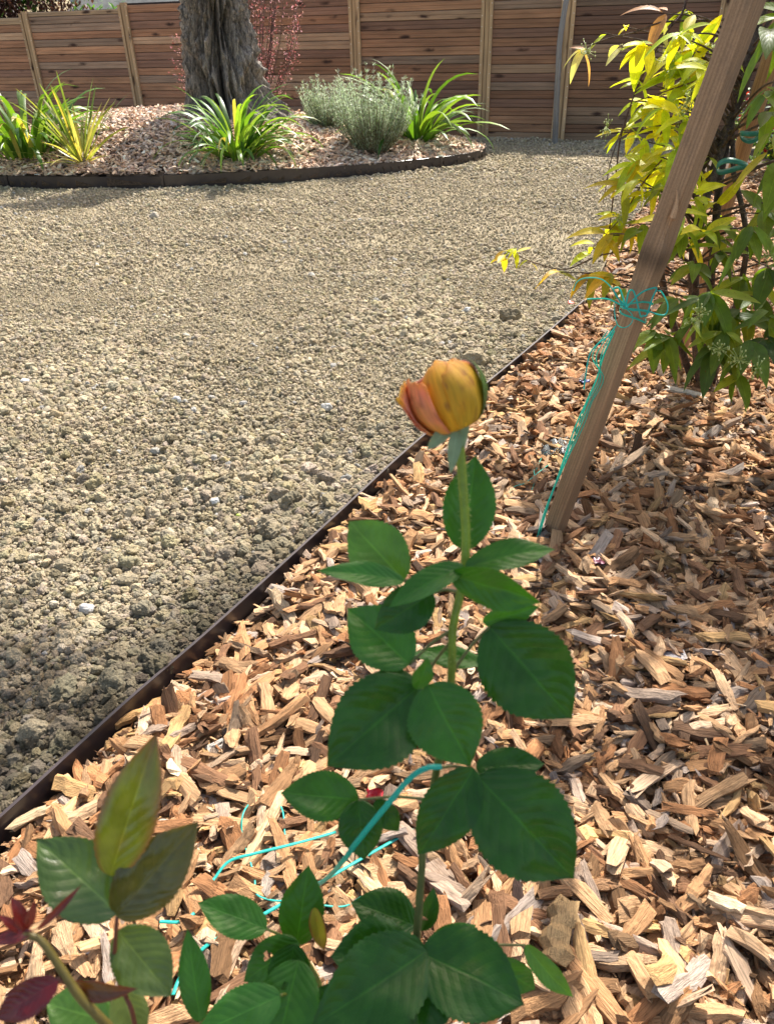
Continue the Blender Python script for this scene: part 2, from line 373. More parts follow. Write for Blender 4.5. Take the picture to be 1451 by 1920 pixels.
def mound_z(x, y):
    d = bed_sd(x, y).reshape(np.shape(x)); r = np.hypot((np.asarray(x)+2.35)/1.9, (np.asarray(y)-10.1)/1.5)
    return .07+.12*sstep(d/.9)+.30*sstep(1.25-r*.8)+.012*n2(x, y, 3, 2, 9)
def soil_z(x, y):
    s = side(x, y); z = .022*n2(x, y, .9, 2, 3)+.010*n2(x, y, 4.5, 3, 5)
    return z*np.clip(-s/.12, .25, 1)+.02*np.exp(-(np.minimum(s, 0)/.25)**2)
def mulch_z(x, y):
    s = side(x, y); return -.012-.026*np.clip(1.75-y, 0, 1)+(.010+.02*np.clip(1.75-y, 0, 1))*sstep(s/.2)+.018*n2(x, y, 3.5, 2, 11)*sstep(s/.1)
def ground_z(x, y):
    s = side(x, y); return np.where(s > -.06, -.075, soil_z(x, y)-.004)
# ------------------------------------------------------------------ ground sheet
ys = np.concatenate([-3+np.linspace(0, 3.4, 20)[:-1], np.geomspace(.4, 16, 420), np.geomspace(17, 120, 14)])
us = np.linspace(-1, 1, 360)
X, Y = np.meshgrid(us, ys); X = X*(2.6+np.maximum(Y, 0)*1.05)
Z = ground_z(X, Y); Z = np.where(Y > 16, Z*.2, Z)
a = Acc(); SOIL = np.array([.445, .375, .258])
a.add(np.stack([X, Y, Z], -1).reshape(-1, 3), grid_faces(360, len(ys)), SOIL*.8)
yy = np.geomspace(.2, 9.5, 420); ss = -np.linspace(.001, .16, 14); SS, YY = np.meshgrid(ss, yy); XX = edge_x(YY)+SS*1.3
a.add(np.stack([XX, YY, soil_z(XX, YY)], -1).reshape(-1, 3), grid_faces(14, 420)[:, ::-1], SOIL*.6)
tag(a.build('ground', soil_m), kind='structure')
# mulch bed surface under the chips
yy = np.geomspace(.25, 9.5, 200); ss = np.concatenate([[.004], np.linspace(.03, 3.2, 100)]); SS, YY = np.meshgrid(ss, yy)
XX = edge_x(YY)+SS*1.25; a = Acc(); a.add(np.stack([XX, YY, mulch_z(XX, YY)], -1).reshape(-1, 3), grid_faces(101, 200))
tag(a.build('mulch_bed', bed_m), kind='structure')
# mound
gx, gy = np.meshgrid(np.linspace(-7.2, 1.6, 220), np.linspace(8.0, 12.5, 120)); sd = bed_sd(gx, gy).reshape(gx.shape)
zz = mound_z(gx, gy); V = np.stack([gx, gy, zz], -1).reshape(-1, 3); F = grid_faces(220, 120); ok = (sd.ravel()[F] > -.03).all(1)
cx = sd.ravel() < 0; V[cx, 2] = .02
a = Acc(); a.add(V, F[ok]); tag(a.build('mound', bed_m), kind='structure')

# ------------------------------------------------------------------ soil clods
def ico(sub):
    bm = bmesh.new(); bmesh.ops.create_icosphere(bm, subdivisions=sub, radius=1); V = np.array([v.co[:] for v in bm.verts]); F = np.array([[v.index for v in f.verts] for f in bm.faces]); bm.free(); return V, F
def clod_templates(sub, n, amp, seed):
    V, F = ico(sub); out = []
    for k in range(n):
        d = 1+amp*fbm(V*1.3+k*7.7, 3, seed+k)+amp*.45*np.abs(vnoise(V*3.1+k*3.3, seed+k+50))+amp*(.35*np.abs(vnoise(V*6.5+k, seed+k+70))+.2*vnoise(V*12+k, seed+k+90) if sub > 2 else 0)
        W = V*d[:, None]*np.array([1, rng.uniform(.75, 1), rng.uniform(.6, .9)]); out.append((W, F, W))
    return out
T1, T2, T3, T5 = clod_templates(1, 14, .3, 100), clod_templates(2, 16, .32, 200), clod_templates(3, 16, .34, 300), clod_templates(4, 12, .36, 400)
def in_view(x, y, mgn=.5):
    P = np.stack([x, y, np.zeros_like(x)], -1)-CAM; d = P@Fv; dd = np.maximum(d, .1)
    u = (P@Rv)/dd; v = (P@Uv)/dd; mu = mgn/dd
    return (d > .3) & (np.abs(u) < 725/FPX+mu+.03) & (v > -960/FPX-mu*.6) & (v < .8)
def scatter(n, x0, x1, y0, y1, f):
    x = rng.uniform(x0, x1, n); y = rng.uniform(y0, y1, n); k = f(x, y) & in_view(x, y); return x[k], y[k]
onsoil = lambda x, y: (side(x, y) < -.012) & (bed_sd(x, y) < -.03)
def clod_tint(n):
    b = rng.normal(1, .19, n)[:, None]; c = SOIL*b*np.stack([rng.normal(1, .03, n), np.ones(n), rng.normal(1, .06, n)], 1)
    g = rng.random(n) < .012; c[g] = np.array([.48, .46, .42])*rng.uniform(.7, 1.25, (g.sum(), 1)); return np.clip(c, .05, .8)
a = Acc()
def clods(dens, y0, y1, r0, r1, tm, pw=1.6, k=onsoil, sink=.35):
    n = int(dens*(y1-y0)*(y1*1.25+2)); x, y = scatter(n, -(y1*.62+1.2), y1*.62+1.2, y0, y1, k); n = len(x)
    r = r0+(r1-r0)*rng.random(n)**(pw*2.6); nz = n2(x, y, 1.6, 2, 21); r *= 1+.35*nz
    e = np.exp(-(side(x, y)/.45)**2)*(y < 2.6); r *= 1+.45*e
    r = np.minimum(r, np.maximum(-side(x, y)*.9, .003))
    p = np.stack([x, y, soil_z(x, y)+r*sink], -1); s = r[:, None]*rng.uniform(.8, 1.2, (n, 3))
    wet = np.exp(-(side(x, y)/(.27+.12*n2(x, y, 2, 2, 41)))**2)*np.clip((2.3-y)/.8, .22, 1)
    instance(a, tm, p, rotmats(rng.uniform(0, 6.3, n), rng.uniform(-.8, .8, n), rng.uniform(-.8, .8, n)), s, clod_tint(n)*(1-.68*wet)[:, None]**1.0)
    print('clods', n)
clods(430, .7, 2.7, .008, .019, T5, 1.2)
clods(3000, .7, 2.7, .0045, .010, T3, .9)
clods(15000, .7, 2.7, .0020, .0046, T2, .6)
clods(420, 2.7, 4.8, .009, .019, T3, 1.3)
clods(4200, 2.7, 4.8, .0045, .012, T2, 1.0)
clods(9000, 2.7, 4.8, .0025, .006, T1, .6)
clods(2600, 4.8, 8.5, .005, .017, T1, 1.7)
clods(2500, 4.8, 8.5, .004, .007, T1, 1.7)
clods(1300, 8.5, 13.2, .008, .02, T1, 1.5)
tag(a.build('soil_clods', soil_m, smooth=False), 'loose crumbly dry grey brown soil clods covering the bare ground', 'soil', kind='stuff')

# ------------------------------------------------------------------ wood chips
def chip_template(seed, rings=6, blunt=False):
    r = np.random.default_rng(seed); m_ = 7; an = np.sort((np.arange(m_)+r.uniform(-.3, .3, m_))*2*np.pi/m_)
    rad = r.uniform(.75, 1.15, m_); t = np.linspace(-.5, .5, rings); V = []
    ja = r.uniform(-.2, .14, m_); jb = r.uniform(-.14, .2, m_); bend = r.uniform(-.22, .22); wob = r.uniform(-.24, .24, (rings, m_))
    tp = r.choice([0, 0, 0, 1, 1, 2]); bow = r.uniform(-.15, .15)
    for i, q in enumerate(t):
        u = i/(rings-1)
        tap = 1.0
        if tp >= 1: tap *= 1-.75*max(0, u-.5)**1.3*2 if not blunt else 1
        if tp == 2: tap *= 1-.7*max(0, .5-u)**1.3*2
        if i in (0, rings-1): tap *= .86
        yq = np.cos(an)*rad*.5*tap*(1+wob[i]); zq = np.sin(an)*rad*.5*tap**.6*(1+wob[i]*1.3)
        # squared cross-section
        yq = np.sign(yq)*np.abs(yq*2)**.7/2; zq = np.sign(zq)*np.abs(zq*2)**.8/2
        xq = np.full(m_, q)+(ja if i == 0 else jb if i == rings-1 else 0*ja)
        yq = yq+(r.uniform(-.13, .13) if 0 < i < rings-1 else 0)
        V.append(np.stack([xq, yq+bow*(q*q*4-.3), zq+bend*(q*q*4-.3)*2], 1))
    V = np.vstack(V); F = []
    for i in range(rings-1):
        for j in range(m_):
            A, B, C_, D = i*m_+j, i*m_+(j+1) % m_, (i+1)*m_+(j+1) % m_, (i+1)*m_+j; F += [[A, C_, B], [A, D, C_]]
    for j in range(1, m_-1): F += [[0, j, j+1], [(rings-1)*m_, (rings-1)*m_+j+1, (rings-1)*m_+j]]
    return V, np.array(F), V
CT = [chip_template(500+i) for i in range(46)]
CT3 = [chip_template(900+i, 3) for i in range(20)]
CPAL = np.array([[.50, .30, .14], [.44, .235, .095], [.56, .37, .20], [.38, .17, .06], [.60, .43, .27], [.34, .26, .19], [.26, .13, .06], [.46, .39, .32], [.15, .08, .04], [.52, .32, .12]])
CPAL = CPAL*.88+CPAL.mean(1, keepdims=True)*np.array([.27, .155, .115])
CW = np.array([.19, .17, .13, .11, .09, .07, .1, .03, .06, .06]); CW /= CW.sum()
def chip_tint(n): return np.clip(CPAL[rng.choice(len(CPAL), n, p=CW)]*rng.normal(1, .2, (n, 1))*np.where(rng.random((n, 1)) < .09, .5, 1), .02, .85)
def chips(a, dens, x0, x1, y0, y1, zf, keep, l0, l1, tm, lift, tilt=.3, pw=1.5, wf=(.27, .7)):
    n = int(dens*(x1-x0)*(y1-y0)); x, y = scatter(n, x0, x1, y0, y1, keep); n = len(x)
    L = l0+(l1-l0)*rng.random(n)**pw; W = L*rng.uniform(*wf, n); W = np.clip(W, .003, .034); H = np.clip(W*rng.uniform(.25, .8, n), .002, .018)
    h = rng.random(n)*lift
    yaw = rng.uniform(0, 6.3, n)+.0
    p = np.stack([x, y, zf(x, y)+h+H*.3], -1)
    instance(a, tm, p, rotmats(yaw, rng.normal(0, tilt, n), rng.normal(0, tilt*1.4, n)), np.stack([L, W, H], 1), chip_tint(n)); print('chips', n)
km = lambda x, y: side(x, y) > .022
a = Acc()
chips(a, 3000, -1.5, 2.6, .45, 2.6, mulch_z, lambda x, y: side(x, y) > .03, .022, .065, CT, .020, .34, 1.2)
chips(a, 1900, -1.5, 2.6, .45, 2.6, mulch_z, lambda x, y: side(x, y) > .05, .04, .125, CT, .040, .3, 2.0, (.2, .5))
chips(a, 5200, -1.5, 2.6, .45, 2.6, mulch_z, km, .006, .026, CT3, .034, .6, 1.0, (.15, .5))
chips(a, 3600, -.2, 3.6, 2.6, 4.4, mulch_z, lambda x, y: side(x, y) > .03, .025, .085, CT, .035, .38, 1.5)
chips(a, 2500, .8, 5.5, 4.4, 8.0, mulch_z, km, .035, .09, CT3, .03, .3, 1.3)
tag(a.build('wood_chip_mulch', chip_m, smooth=False), 'layer of splintered orange and tan wood chips right of the black edging', 'wood chips', kind='stuff')
CPAL = CPAL*.9+CPAL.mean(1, keepdims=True)*.35+.09; a = Acc()
chips(a, 1700, -7, 1.4, 8, 11.5, mound_z, lambda x, y: bed_sd(x, y) > .03, .03, .095, CT3, .03, .35, 1.2, (.3, .65))
tag(a.build('mound_wood_chips', far_chip_m, smooth=False), 'pale wood chips spread over the raised round bed', 'wood chips', kind='stuff')

# single chips and stones that stand out
def chip_thing(px, py, L, W, H, deg, tint, label, seed, up=.022, pit=0, blunt=True):
    g = gnd(px, py, .03); z = float(mulch_z(g[0], g[1]))+up+H*.3
    V, F, L_ = chip_template(seed, 8, blunt); s = np.array([L, W, H]); P = (V*s)@rotmats(np.array([math.radians(deg)]), np.array([math.radians(pit)]), np.array([.08]))[0].T+np.array([g[0], g[1], z])
    a = Acc(); a.add(P, F, tint, V*s+seed); tag(a.build('wood_chip', chip_m, smooth=False), label, 'wood chip', 'wood chips lying on top of the mulch')
for c in [(328, 1432, .062, .036, .014, -50, (.56, .54, .50), 'pale grey blocky wood chip beside a thinner grey chip, near the edging', 11),
          (382, 1412, .07, .02, .012, 40, (.55, .52, .47), 'thin pale grey wood chip leaning on a blocky pale grey chip', 12),
          (534, 1142, .105, .032, .022, -52, (.60, .44, .27), 'long tan split chip standing up against the mulch by the black edging', 13, .04, 25),
          (1262, 1232, .05, .03, .012, 10, (.55, .52, .52), 'silvery grey wood chip on the shaded mulch right of the rose', 14),
          (1202, 1370, .055, .045, .012, -60, (.66, .55, .42), 'wide flat cream wood flake on the mulch right of the rose', 15),
          (1122, 1318, .06, .03, .016, -35, (.66, .50, .33), 'cream wood chip with a sawn end beside the large rose leaf tip', 16),
          (1285, 745, .13, .035, .018, -40, (.52, .46, .38), 'long weathered grey split of wood lying below the shrub', 17, .04),
          (722, 1628, .06, .05, .03, 10, (.58, .38, .20), 'chunky rounded tan wood block between the rose leaves and twine', 18, .03),
          (1048, 1752, .095, .05, .035, 68, (.58, .38, .18), 'biggest golden brown wood chunk near the bottom, right of the rose leaves', 19, .03),
          (1090, 1665, .11, .022, .02, 8, (.36, .20, .10), 'long dark brown splinter under the lowest large rose leaf', 20, .035),
          (510, 1640, .075, .026, .016, 82, (.44, .36, .29), 'greyish upright splinter between the turquoise twine strands', 21, .03),
          (1290, 1010, .08, .03, .015, 15, (.50, .36, .24), 'broad brown flake on the mulch right of the stake foot', 22),
          (255, 1320, .11, .022, .02, 38, (.58, .34, .14), 'long orange splinter lying against the black edging', 23, .02),
          (90, 1500, .12, .022, .016, 32, (.62, .46, .28), 'longest pale splinter at the lower left beside the edging', 24, .03)]:
    chip_thing(*c)
T4 = clod_templates(4, 10, .26, 777)
def stone_thing(px, py, r, tint, label, i, mt=stone_m, nm='stone', sink=.45):
    g = gnd(px, py, .01); z = float(soil_z(g[0], g[1]))+r*sink; V, F, L_ = T4[i % 10]
    tint = np.array(tint)*(.78 if nm == 'stone' else .8)
    a = Acc(); a.add(V*r+np.array([g[0], g[1], z]), F, tint, V*r); tag(a.build(nm, mt, smooth=nm == 'stone'), label, 'stone' if nm == 'stone' else 'clod', 'stones and big clods on the bare soil')
for c in [(876, 585, .017, (.62, .61, .58), 'white stone on the soil just behind the rosebud', 0), (331, 750, .017, (.66, .66, .66), 'angular white stone in the middle of the bare soil', 1),
          (47, 713, .018, (.66, .65, .62), 'smooth white stone at the left edge of the soil', 2), (612, 765, .02, (.56, .54, .5), 'light round stone left of the rosebud', 3),
          (160, 1128, .019, (.60, .58, .55), 'pale round pebble among clods at the lower left', 4), (222, 838, .012, (.55, .55, .5), 'small pale pebble below the smooth white stone', 5),
          (290, 838, .017, (.40, .38, .33), 'grey round pebble in the middle left of the soil', 6), (290, 405, .035, (.45, .40, .32), 'largest pale clod on the soil in front of the round bed', 7),
          (350, 632, .018, (.5, .46, .38), 'flat pale stone up the soil from the angular white stone', 8), (403, 932, .014, (.62, .62, .6), 'little white flint lower in the soil', 9)]:
    stone_thing(*c)
for c in [(955, 600, .05, SOIL*.75, 'jagged dark clod standing next to the end of the edging', 3), (65, 1375, .032, SOIL, 'big grey clod at the left border near the edging', 1),
          (240, 1085, .026, SOIL, 'dark rounded clod in the lower left soil', 2), (118, 1050, .024, SOIL*1.1, 'lumpy clod at the left of the rounded dark clod', 5), (890, 690, .05, SOIL*1.15, 'flat slab of dried soil against the edging beside the rosebud', 6)]:
    stone_thing(*c, mt=soil_m, nm='soil_clod')
# green seed on the soil
g = gnd(446, 958, .01); a = Acc(); V, F = ico(2); a.add(V*np.array([.008, .006, .005])+np.array([g[0], g[1], float(soil_z(g[0], g[1]))+.014]), F, (.42, .55, .08))
tag(a.build('leaf_bud', stem_m), 'tiny bright green bud lying on the soil', 'bud')

# ------------------------------------------------------------------ steel edging of the lawn strip
a = Acc(); P = EP[(EP[:, 1] < 4.6)]; P = smooth_path(np.hstack([P, np.zeros((len(P), 1))]), 90); P = P[P[:, 1] < 4.1]
T = norm(np.gradient(P, axis=0)); S = np.stack([T[:, 1], -T[:, 0], T[:, 2]*0], 1); k = len(P); th = .0022
zt = EZ+.002*np.sin(np.linspace(0, 9, k)); prof = [(-th, -.1), (th, -.1), (th, -.004), (th+.0015, 0), (-th-.0015, 0), (-th, -.004)]
V = np.stack([np.stack([P[:, 0]+S[:, 0]*o_, P[:, 1]+S[:, 1]*o_, zt+dz], -1) for o_, dz in prof], 1).reshape(-1, 3)
a.add(V, [grid_faces(6, k, True), np.array([[0, 1, 2, 3, 4, 5], [6*k-1, 6*k-2, 6*k-3, 6*k-4, 6*k-5, 6*k-6]])])
tag(a.build('lawn_edging', steel_m, smooth=False), 'thin straight dark metal edging strip between bare soil and wood chips', 'garden edging')
# round bed edging: segments with joints
i1 = int(np.argmin(np.hypot(*(Q-ARC[10]).T))); front = Q[:i1+8]
t = thing('bed_edging', (float(front[:, 0].mean()), float(front[:, 1].min()), 0), 'curved black metal edging around the raised round bed', 'garden edging')
cuts = [0, len(front)]
px_of = np.array([proj([q[0], q[1], .1])[0] for q in front])
cuts = [0]+[int(np.argmin(np.abs(px_of-v))) for v in (10, 310, 830)]+[len(front)-1]
for c0, c1 in zip(cuts[:-1], cuts[1:]):
    a = Acc(); P = front[c0:c1+1]; P = np.hstack([P, np.zeros((len(P), 1))])
    if len(P) < 3: continue
    T = norm(np.gradient(P, axis=0)); S = np.stack([T[:, 1], -T[:, 0], T[:, 2]*0], 1)
    e = np.linspace(0, 1, len(P)); zt = .105+.006*rng.uniform(-1, 1)+.004*np.sin(e*5)
    prof = [(-.002, -.14), (.002, -.14), (.002, -.006), (.006, -.001), (.004, 0), (-.002, -.002)]
    V = np.stack([np.stack([P[:, 0]+S[:, 0]*o_, P[:, 1]+S[:, 1]*o_, zt+dz], -1) for o_, dz in prof], 1).reshape(-1, 3); k = len(P)
    a.add(V, [grid_faces(6, k, True), np.array([[0, 1, 2, 3, 4, 5], [6*k-1, 6*k-2, 6*k-3, 6*k-4, 6*k-5, 6*k-6]])])
    box(a, [P[-1][0]-.012, P[-1][1]-.016, -.02], (.024, 0, 0), (0, .012, 0), (0, 0, .125))
    a.build('edging_strip', steel_m, t, smooth=False)

# ------------------------------------------------------------------ fence
P2 = gnd(272, 248)[:2]; P4 = gnd(905, 258)[:2]; du = (P4-P2)/3; ul = np.linalg.norm(du); u = du/ul; nv = np.array([u[1], -u[0]])  # towards the camera
if nv[1] > 0: nv = -nv
posts = [P2+du*k for k in (-4, -3, -2, -1, 0, 1, 2, 3)]
p5 = P4+u*1.0; posts += [p5, p5+u*1.8, p5+u*3.6, p5+u*5.4, p5+u*7.2]
tops = [1.5, 1.52, 1.58, 1.62, 1.68, 1.74, 1.82, 1.88, 1.9, 1.92, 1.94, 1.95, 1.95]
fence = thing('wooden_fence', (float(P4[0]), float(P4[1]), 0), 'tall brown fence of horizontal knotty boards behind the raised bed', 'fence')
u3 = np.array([u[0], u[1], 0]); n3 = np.array([nv[0], nv[1], 0])
FP = np.array([[.235, .118, .066], [.20, .098, .055], [.27, .14, .078], [.17, .09, .06], [.28, .175, .11], [.20, .13, .09]])*1.42*np.array([1.08, 1.12, 1.10])
for i in range(len(posts)-1):
    A, B = posts[i], posts[i+1]; L = np.linalg.norm(B-A); h = tops[i+1]-.05 if i < 7 else tops[i]-.03; a = Acc(); z = .0; row = 0
    light = 1.15 if i < 5 else (.9 if i < 8 else .66)  # sun on the left panels and shade on the right put into board colour
    while z < h-.03:
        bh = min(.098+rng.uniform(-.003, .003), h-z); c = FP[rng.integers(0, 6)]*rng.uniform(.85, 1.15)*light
        if z+bh >= h-.012 and i < 7: c = np.array([.40, .28, .17])
        o0 = np.array([A[0], A[1], z-.02])+u3*.045+n3*rng.uniform(0, .004)
        # a board is two lips with a shallow groove between them and a dark gap under it
        off = rng.uniform(0, 60, 3)
        prof = [(-.012, 0), (.008, .001), (.012, .006), (.012, bh*.46), (.007, bh*.49), (.012, bh*.53), (.012, bh-.012), (.006, bh-.005), (-.012, bh-.005)]
        nxs = 7; xs = np.linspace(0, L-.09, nxs); V = []; Lc = []
        wv = rng.normal(0, .0018, nxs)
        for xi, x_ in enumerate(xs):
            for (d_, q_) in prof: V.append(o0+u3*x_+n3*(d_+wv[xi])+np.array([0, 0, q_])); Lc.append([x_, q_, d_])
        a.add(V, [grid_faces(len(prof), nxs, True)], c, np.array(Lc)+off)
        z += bh; row += 1
    box(a, np.array([A[0], A[1], -.05])+u3*.03-n3*.03, u3*(L-.06), n3*.016, (0, 0, h+.03), (.03, .015, .01))
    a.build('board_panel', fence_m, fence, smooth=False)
for i, p in enumerate(posts):
    h = tops[i]; a = Acc(); wide = .15 if i not in (8,) else .17; c = np.array([.50, .34, .19])*rng.uniform(.92, 1.1)
    o = np.array([p[0], p[1], -.1])
    def pbox(x0, w_, d0, d_, hh, cc):
        V = []; box(a, o+u3*x0+n3*d0, u3*w_, n3*d_, (0, 0, hh), cc)
        a.l[-1] = a.l[-1][:, [2, 0, 1]]                       # grain runs up the post
    pbox(-.045, .09, -.04, .062, h+.10, c*.8); pbox(-wide/2, .042, .013, .034, h+.075, c); pbox(wide/2-.042, .042, .013, .034, h+.085, c*1.06); pbox(-.022, .044, .0225, .012, h+.09, c*.9)
    for k_ in range(14):
        for sx_ in (-wide/2+.012, wide/2-.018):
            box(a, o+u3*sx_+n3*.0465+np.array([0, 0, .2+k_*.128+rng.uniform(-.02, .02)]), u3*.008, n3*.004, (0, 0, .008), (.8, .78, .72))
    a.build('fence_post', fence_m, fence, smooth=False)
# weathered grey pole in front of the fence
a = Acc(); b0 = gnd(1040, 266); dp = depth_of(b0)
tube(a, [b0-[0, 0, .1], b0, at(1045, 150, dp-.5), at(1050, 70, dp-.75), at(1066, -30, dp-1.0), at(1068, -90, dp-1.1)], [.036, .036, .034, .033, .03, .028], (.27, .26, .25), 12, 40, .12, 4)
tag(a.build('wooden_pole', timber_m), 'thin crooked grey weathered pole leaning against the fence', 'pole')

# ------------------------------------------------------------------ the old tree
tz = .36; tb = at(410, 215, 1.0)-CAM; ty = 9.75; s_ = ty/tb[1]; tb = CAM+tb*s_; print('tree base', tb)
tree = thing('old_tree', (float(tb[0]), float(tb[1]), float(tb[2])), 'thick old tree trunk with furrowed grey bark on the mound', 'tree')
def z_tr(v): return v
dpt = depth_of(tb); mpp = dpt/FPX
rows = 200; cols = 300; H0, H1 = tb[2]-.25, 3.1
zs = np.linspace(H0, H1, rows); an = np.linspace(0, 2*np.pi, cols, endpoint=False); rel = (zs-tb[2])
rad = .225+.13*np.exp(-np.maximum(rel, 0)/.22)+.04*np.exp(-((rel-.55)/.3)**2)-.01*rel
cxx = tb[0]+.07-.0*rel; A_, Z_ = np.meshgrid(an, zs)
rr = rad[:, None]*np.ones_like(A_)
rr += .33*np.exp(-np.maximum(rel, -.1)/.30)[:, None]*np.maximum(0, np.cos(A_-(-.35)))**3          # buttress to the right
rr += .03*np.exp(-np.maximum(rel, 0)/.3)[:, None]*np.cos(5*A_+1)
PN = np.stack([np.cos(A_)*2.6, np.sin(A_)*2.6, Z_*1.0], -1)
tw = A_+.25*np.sin(Z_*1.7); P3 = np.stack([np.cos(tw)*5.5, np.sin(tw)*5.5, Z_*1.5], -1); P4n = np.stack([np.cos(tw)*13, np.sin(tw)*13, Z_*4.5], -1)
ridge = 1-np.abs(fbm(P3, 3, 31)); fine = 1-np.abs(fbm(P4n, 3, 35))
dd_ = (np.clip(ridge, .25, 1)**1.5-.5)*.24+(fine-.6)*.08+.05*fbm(PN, 2, 33); rr = rr*(1+0)+dd_
V = np.stack([cxx[:, None]+np.cos(A_)*rr, tb[1]+.1+np.sin(A_)*rr, Z_], -1).reshape(-1, 3)
tt = np.clip(.12+1.15*(dd_-dd_.min())/(dd_.max()-dd_.min()), 0, 1.2).reshape(-1, 1)*np.array([.36, .305, .255])  # furrow shade put into the colour: deeper bark is tinted darker
a = Acc(); a.add(V, grid_faces(cols, rows, True), tt); a.build('trunk', bark_m, tree)
for k_, (dx, dy, dz, r0) in enumerate(((-.5, .3, .9, .16), (.5, .5, 1.0, .16), (.1, .3, 1.1, .13))):
    a = Acc(); top = np.array([cxx[-1], tb[1]+.1, H1-.1]); tube(a, [top-[0, 0, .25], top+[dx*.3, dy*.3, dz*.3], top+[dx*.7, dy*.7, dz*.7], top+[dx, dy, dz]], [r0*1.3, r0, r0*.8, r0*.6], (.16, .14, .125), 20, 30, .18, 60+k_)
    a.build('limb', bark_m, tree)

# ------------------------------------------------------------------ plants in the round bed
def strap(acc, base, yaw, el, L, wd, droop, tint, seg=9, fold=.25, twist=0):
    s = np.linspace(0, 1, seg); p = np.array(base, float); P = []; e = el; st = L/(seg-1)
    d = np.array([math.cos(yaw), math.sin(yaw), 0]); sd_ = np.array([-math.sin(yaw), math.cos(yaw), 0])
    for q in s:
        P.append(p.copy()); p = p+(d*math.cos(e)+np.array([0, 0, math.sin(e)]))*st; e -= droop/(seg-1)*(.4+1.6*q)
    P = np.array(P); T = norm(np.gradient(P, axis=0)); n_ = np.cross(T, sd_); n_ = norm(n_)*-1
    w_ = wd/2*np.minimum(1, (s*5+.35))*np.sqrt(np.clip(1-s**3.2, 0, 1)); w_[-1] = wd*.02
    S = sd_*math.cos(twist)+n_*math.sin(twist)
    V = np.stack([P-S*w_[:, None]+n_*-(-fold)*w_[:, None], P, P+S*w_[:, None]+n_*fold*w_[:, None]], 1).reshape(-1, 3)
    loc = np.stack([np.tile([-1, 0, 1], seg), np.repeat(s, 3), np.zeros(3*seg)], -1)
    acc.add(V, grid_faces(3, seg), tint, loc)
def on_mound(px, py, y):
    r = ray(px, py); q = CAM+r*(y/r[1]); q[2] = float(mound_z(np.array([q[0]]), np.array([q[1]]))[0]); return q
def place_on_mound(px, py):
    best = None
    for y in np.linspace(8.0, 11.5, 200):
        r = ray(px, py); q = CAM+r*(y/r[1]); z = float(mound_z(np.array([q[0]]), np.array([q[1]]))[0])
        if q[2] <= z+.002: return np.array([q[0], q[1], z])
        if best is None or abs(q[2]-z) < best[0]: best = (abs(q[2]-z), np.array([q[0], q[1], z]))
    return best[1]
GREENS = np.array([[.09, .20, .025], [.13, .27, .03], [.20, .34, .045], [.055, .14, .02], [.16, .26, .06]])
def clump(name, label, cat, px, py, n, L, wd, spread, tints, el=(.5, 1.45), droop=(1.0, 2.2), stalks=0, grp=None, seed=1):
    b = place_on_mound(px, py); r = random.Random(seed)
    t = thing(name, tuple(b), label, cat, grp)
    a = Acc()
    for i in range(n):
        yaw = r.uniform(0, 6.283); e = r.uniform(*el); l_ = L*r.uniform(.6, 1.1); rad_ = r.uniform(0, spread)
        c = np.array(tints[r.randrange(len(tints))])*r.uniform(.75, 1.25)
        if r.random() < .02: c = np.array([.42, .36, .10])
        bb = b+np.array([math.cos(yaw)*rad_, math.sin(yaw)*rad_, -.02])
        strap(a, bb, yaw+r.uniform(-.4, .4), e, l_, wd*r.uniform(.7, 1.15), r.uniform(*droop), c, 10, .22, r.uniform(-.5, .5))
    a.build('leaves', strap_m, t)
    return t, b
clump('strap_leaf_plant', 'bright green strap leaf clump in front of the old tree', 'plant', 445, 295, 125, .86, .045, .2, GREENS, grp='strap leaf clumps in the round bed', seed=4)
clump('strap_leaf_plant', 'green strap leaf clump at the far left behind the striped spiky plant', 'plant', 55, 287, 130, .92, .052, .36, GREENS*.85, (.6, 1.5), grp='strap leaf clumps in the round bed', seed=5)
clump('strap_leaf_plant', 'green strap leaf clump rising behind the grey lavender bush', 'plant', 780, 262, 80, 1.08, .062, .18, GREENS*.9, (.45, 1.5), (.8, 2.0), grp='strap leaf clumps in the round bed', seed=9)
clump('spiky_striped_plant', 'spiky plant with stiff cream edged green blades at the left', 'plant', 155, 303, 60, .80, .032, .05, [(.26, .30, .08), (.40, .38, .16), (.15, .22, .05), (.34, .30, .10)], (.12, 1.5), (.1, .6), seed=12)
def bushy(name, label, px, py, hgt, wid, n, tints, cat='shrub', lean=0, seed=3, leafl=.03):
    b = place_on_mound(px, py); r = random.Random(seed); t = thing(name, tuple(b), label, cat)
    a = Acc(); s = Acc()
    for i in range(n):
        yaw = r.uniform(0, 6.283); q = math.sqrt(r.random()); L = hgt*r.uniform(.42, 1.1)*(1-.3*q*r.random()); lean_ = r.uniform(-.25, .25)
        d = norm([math.cos(yaw)*q*wid/hgt+lean+lean_, math.sin(yaw)*q*wid/hgt*.8, 1.0]); st = b+np.array([math.cos(yaw)*q*.1, math.sin(yaw)*q*.1, -.02])
        mid = st+d*L*.55+np.array([0, 0, -.01]); tip = st+d*L*.8+np.array([math.cos(yaw)*.02, math.sin(yaw)*.02, L*.22])
        P = smooth_path([st, mid, tip], 14); tube(s, [st, mid, tip], [.004, .003, .0015], (.16, .13, .08), 4, 6)
        for j in range(2, 14):
            for k in range(8):
                y2 = r.uniform(0, 6.283); ee = r.uniform(.1, 1.1); c = np.array(tints[r.randrange(len(tints))])*r.uniform(.7, 1.3)
                strap(a, P[j]+np.array([r.gauss(0, .006), r.gauss(0, .006), r.gauss(0, .006)]), y2, ee, leafl*r.uniform(.6, 1.2), .006, .3, c, 3, .1)
    s.build('stems', stem_m, t); a.build('foliage', grey_leaf_m, t); return t
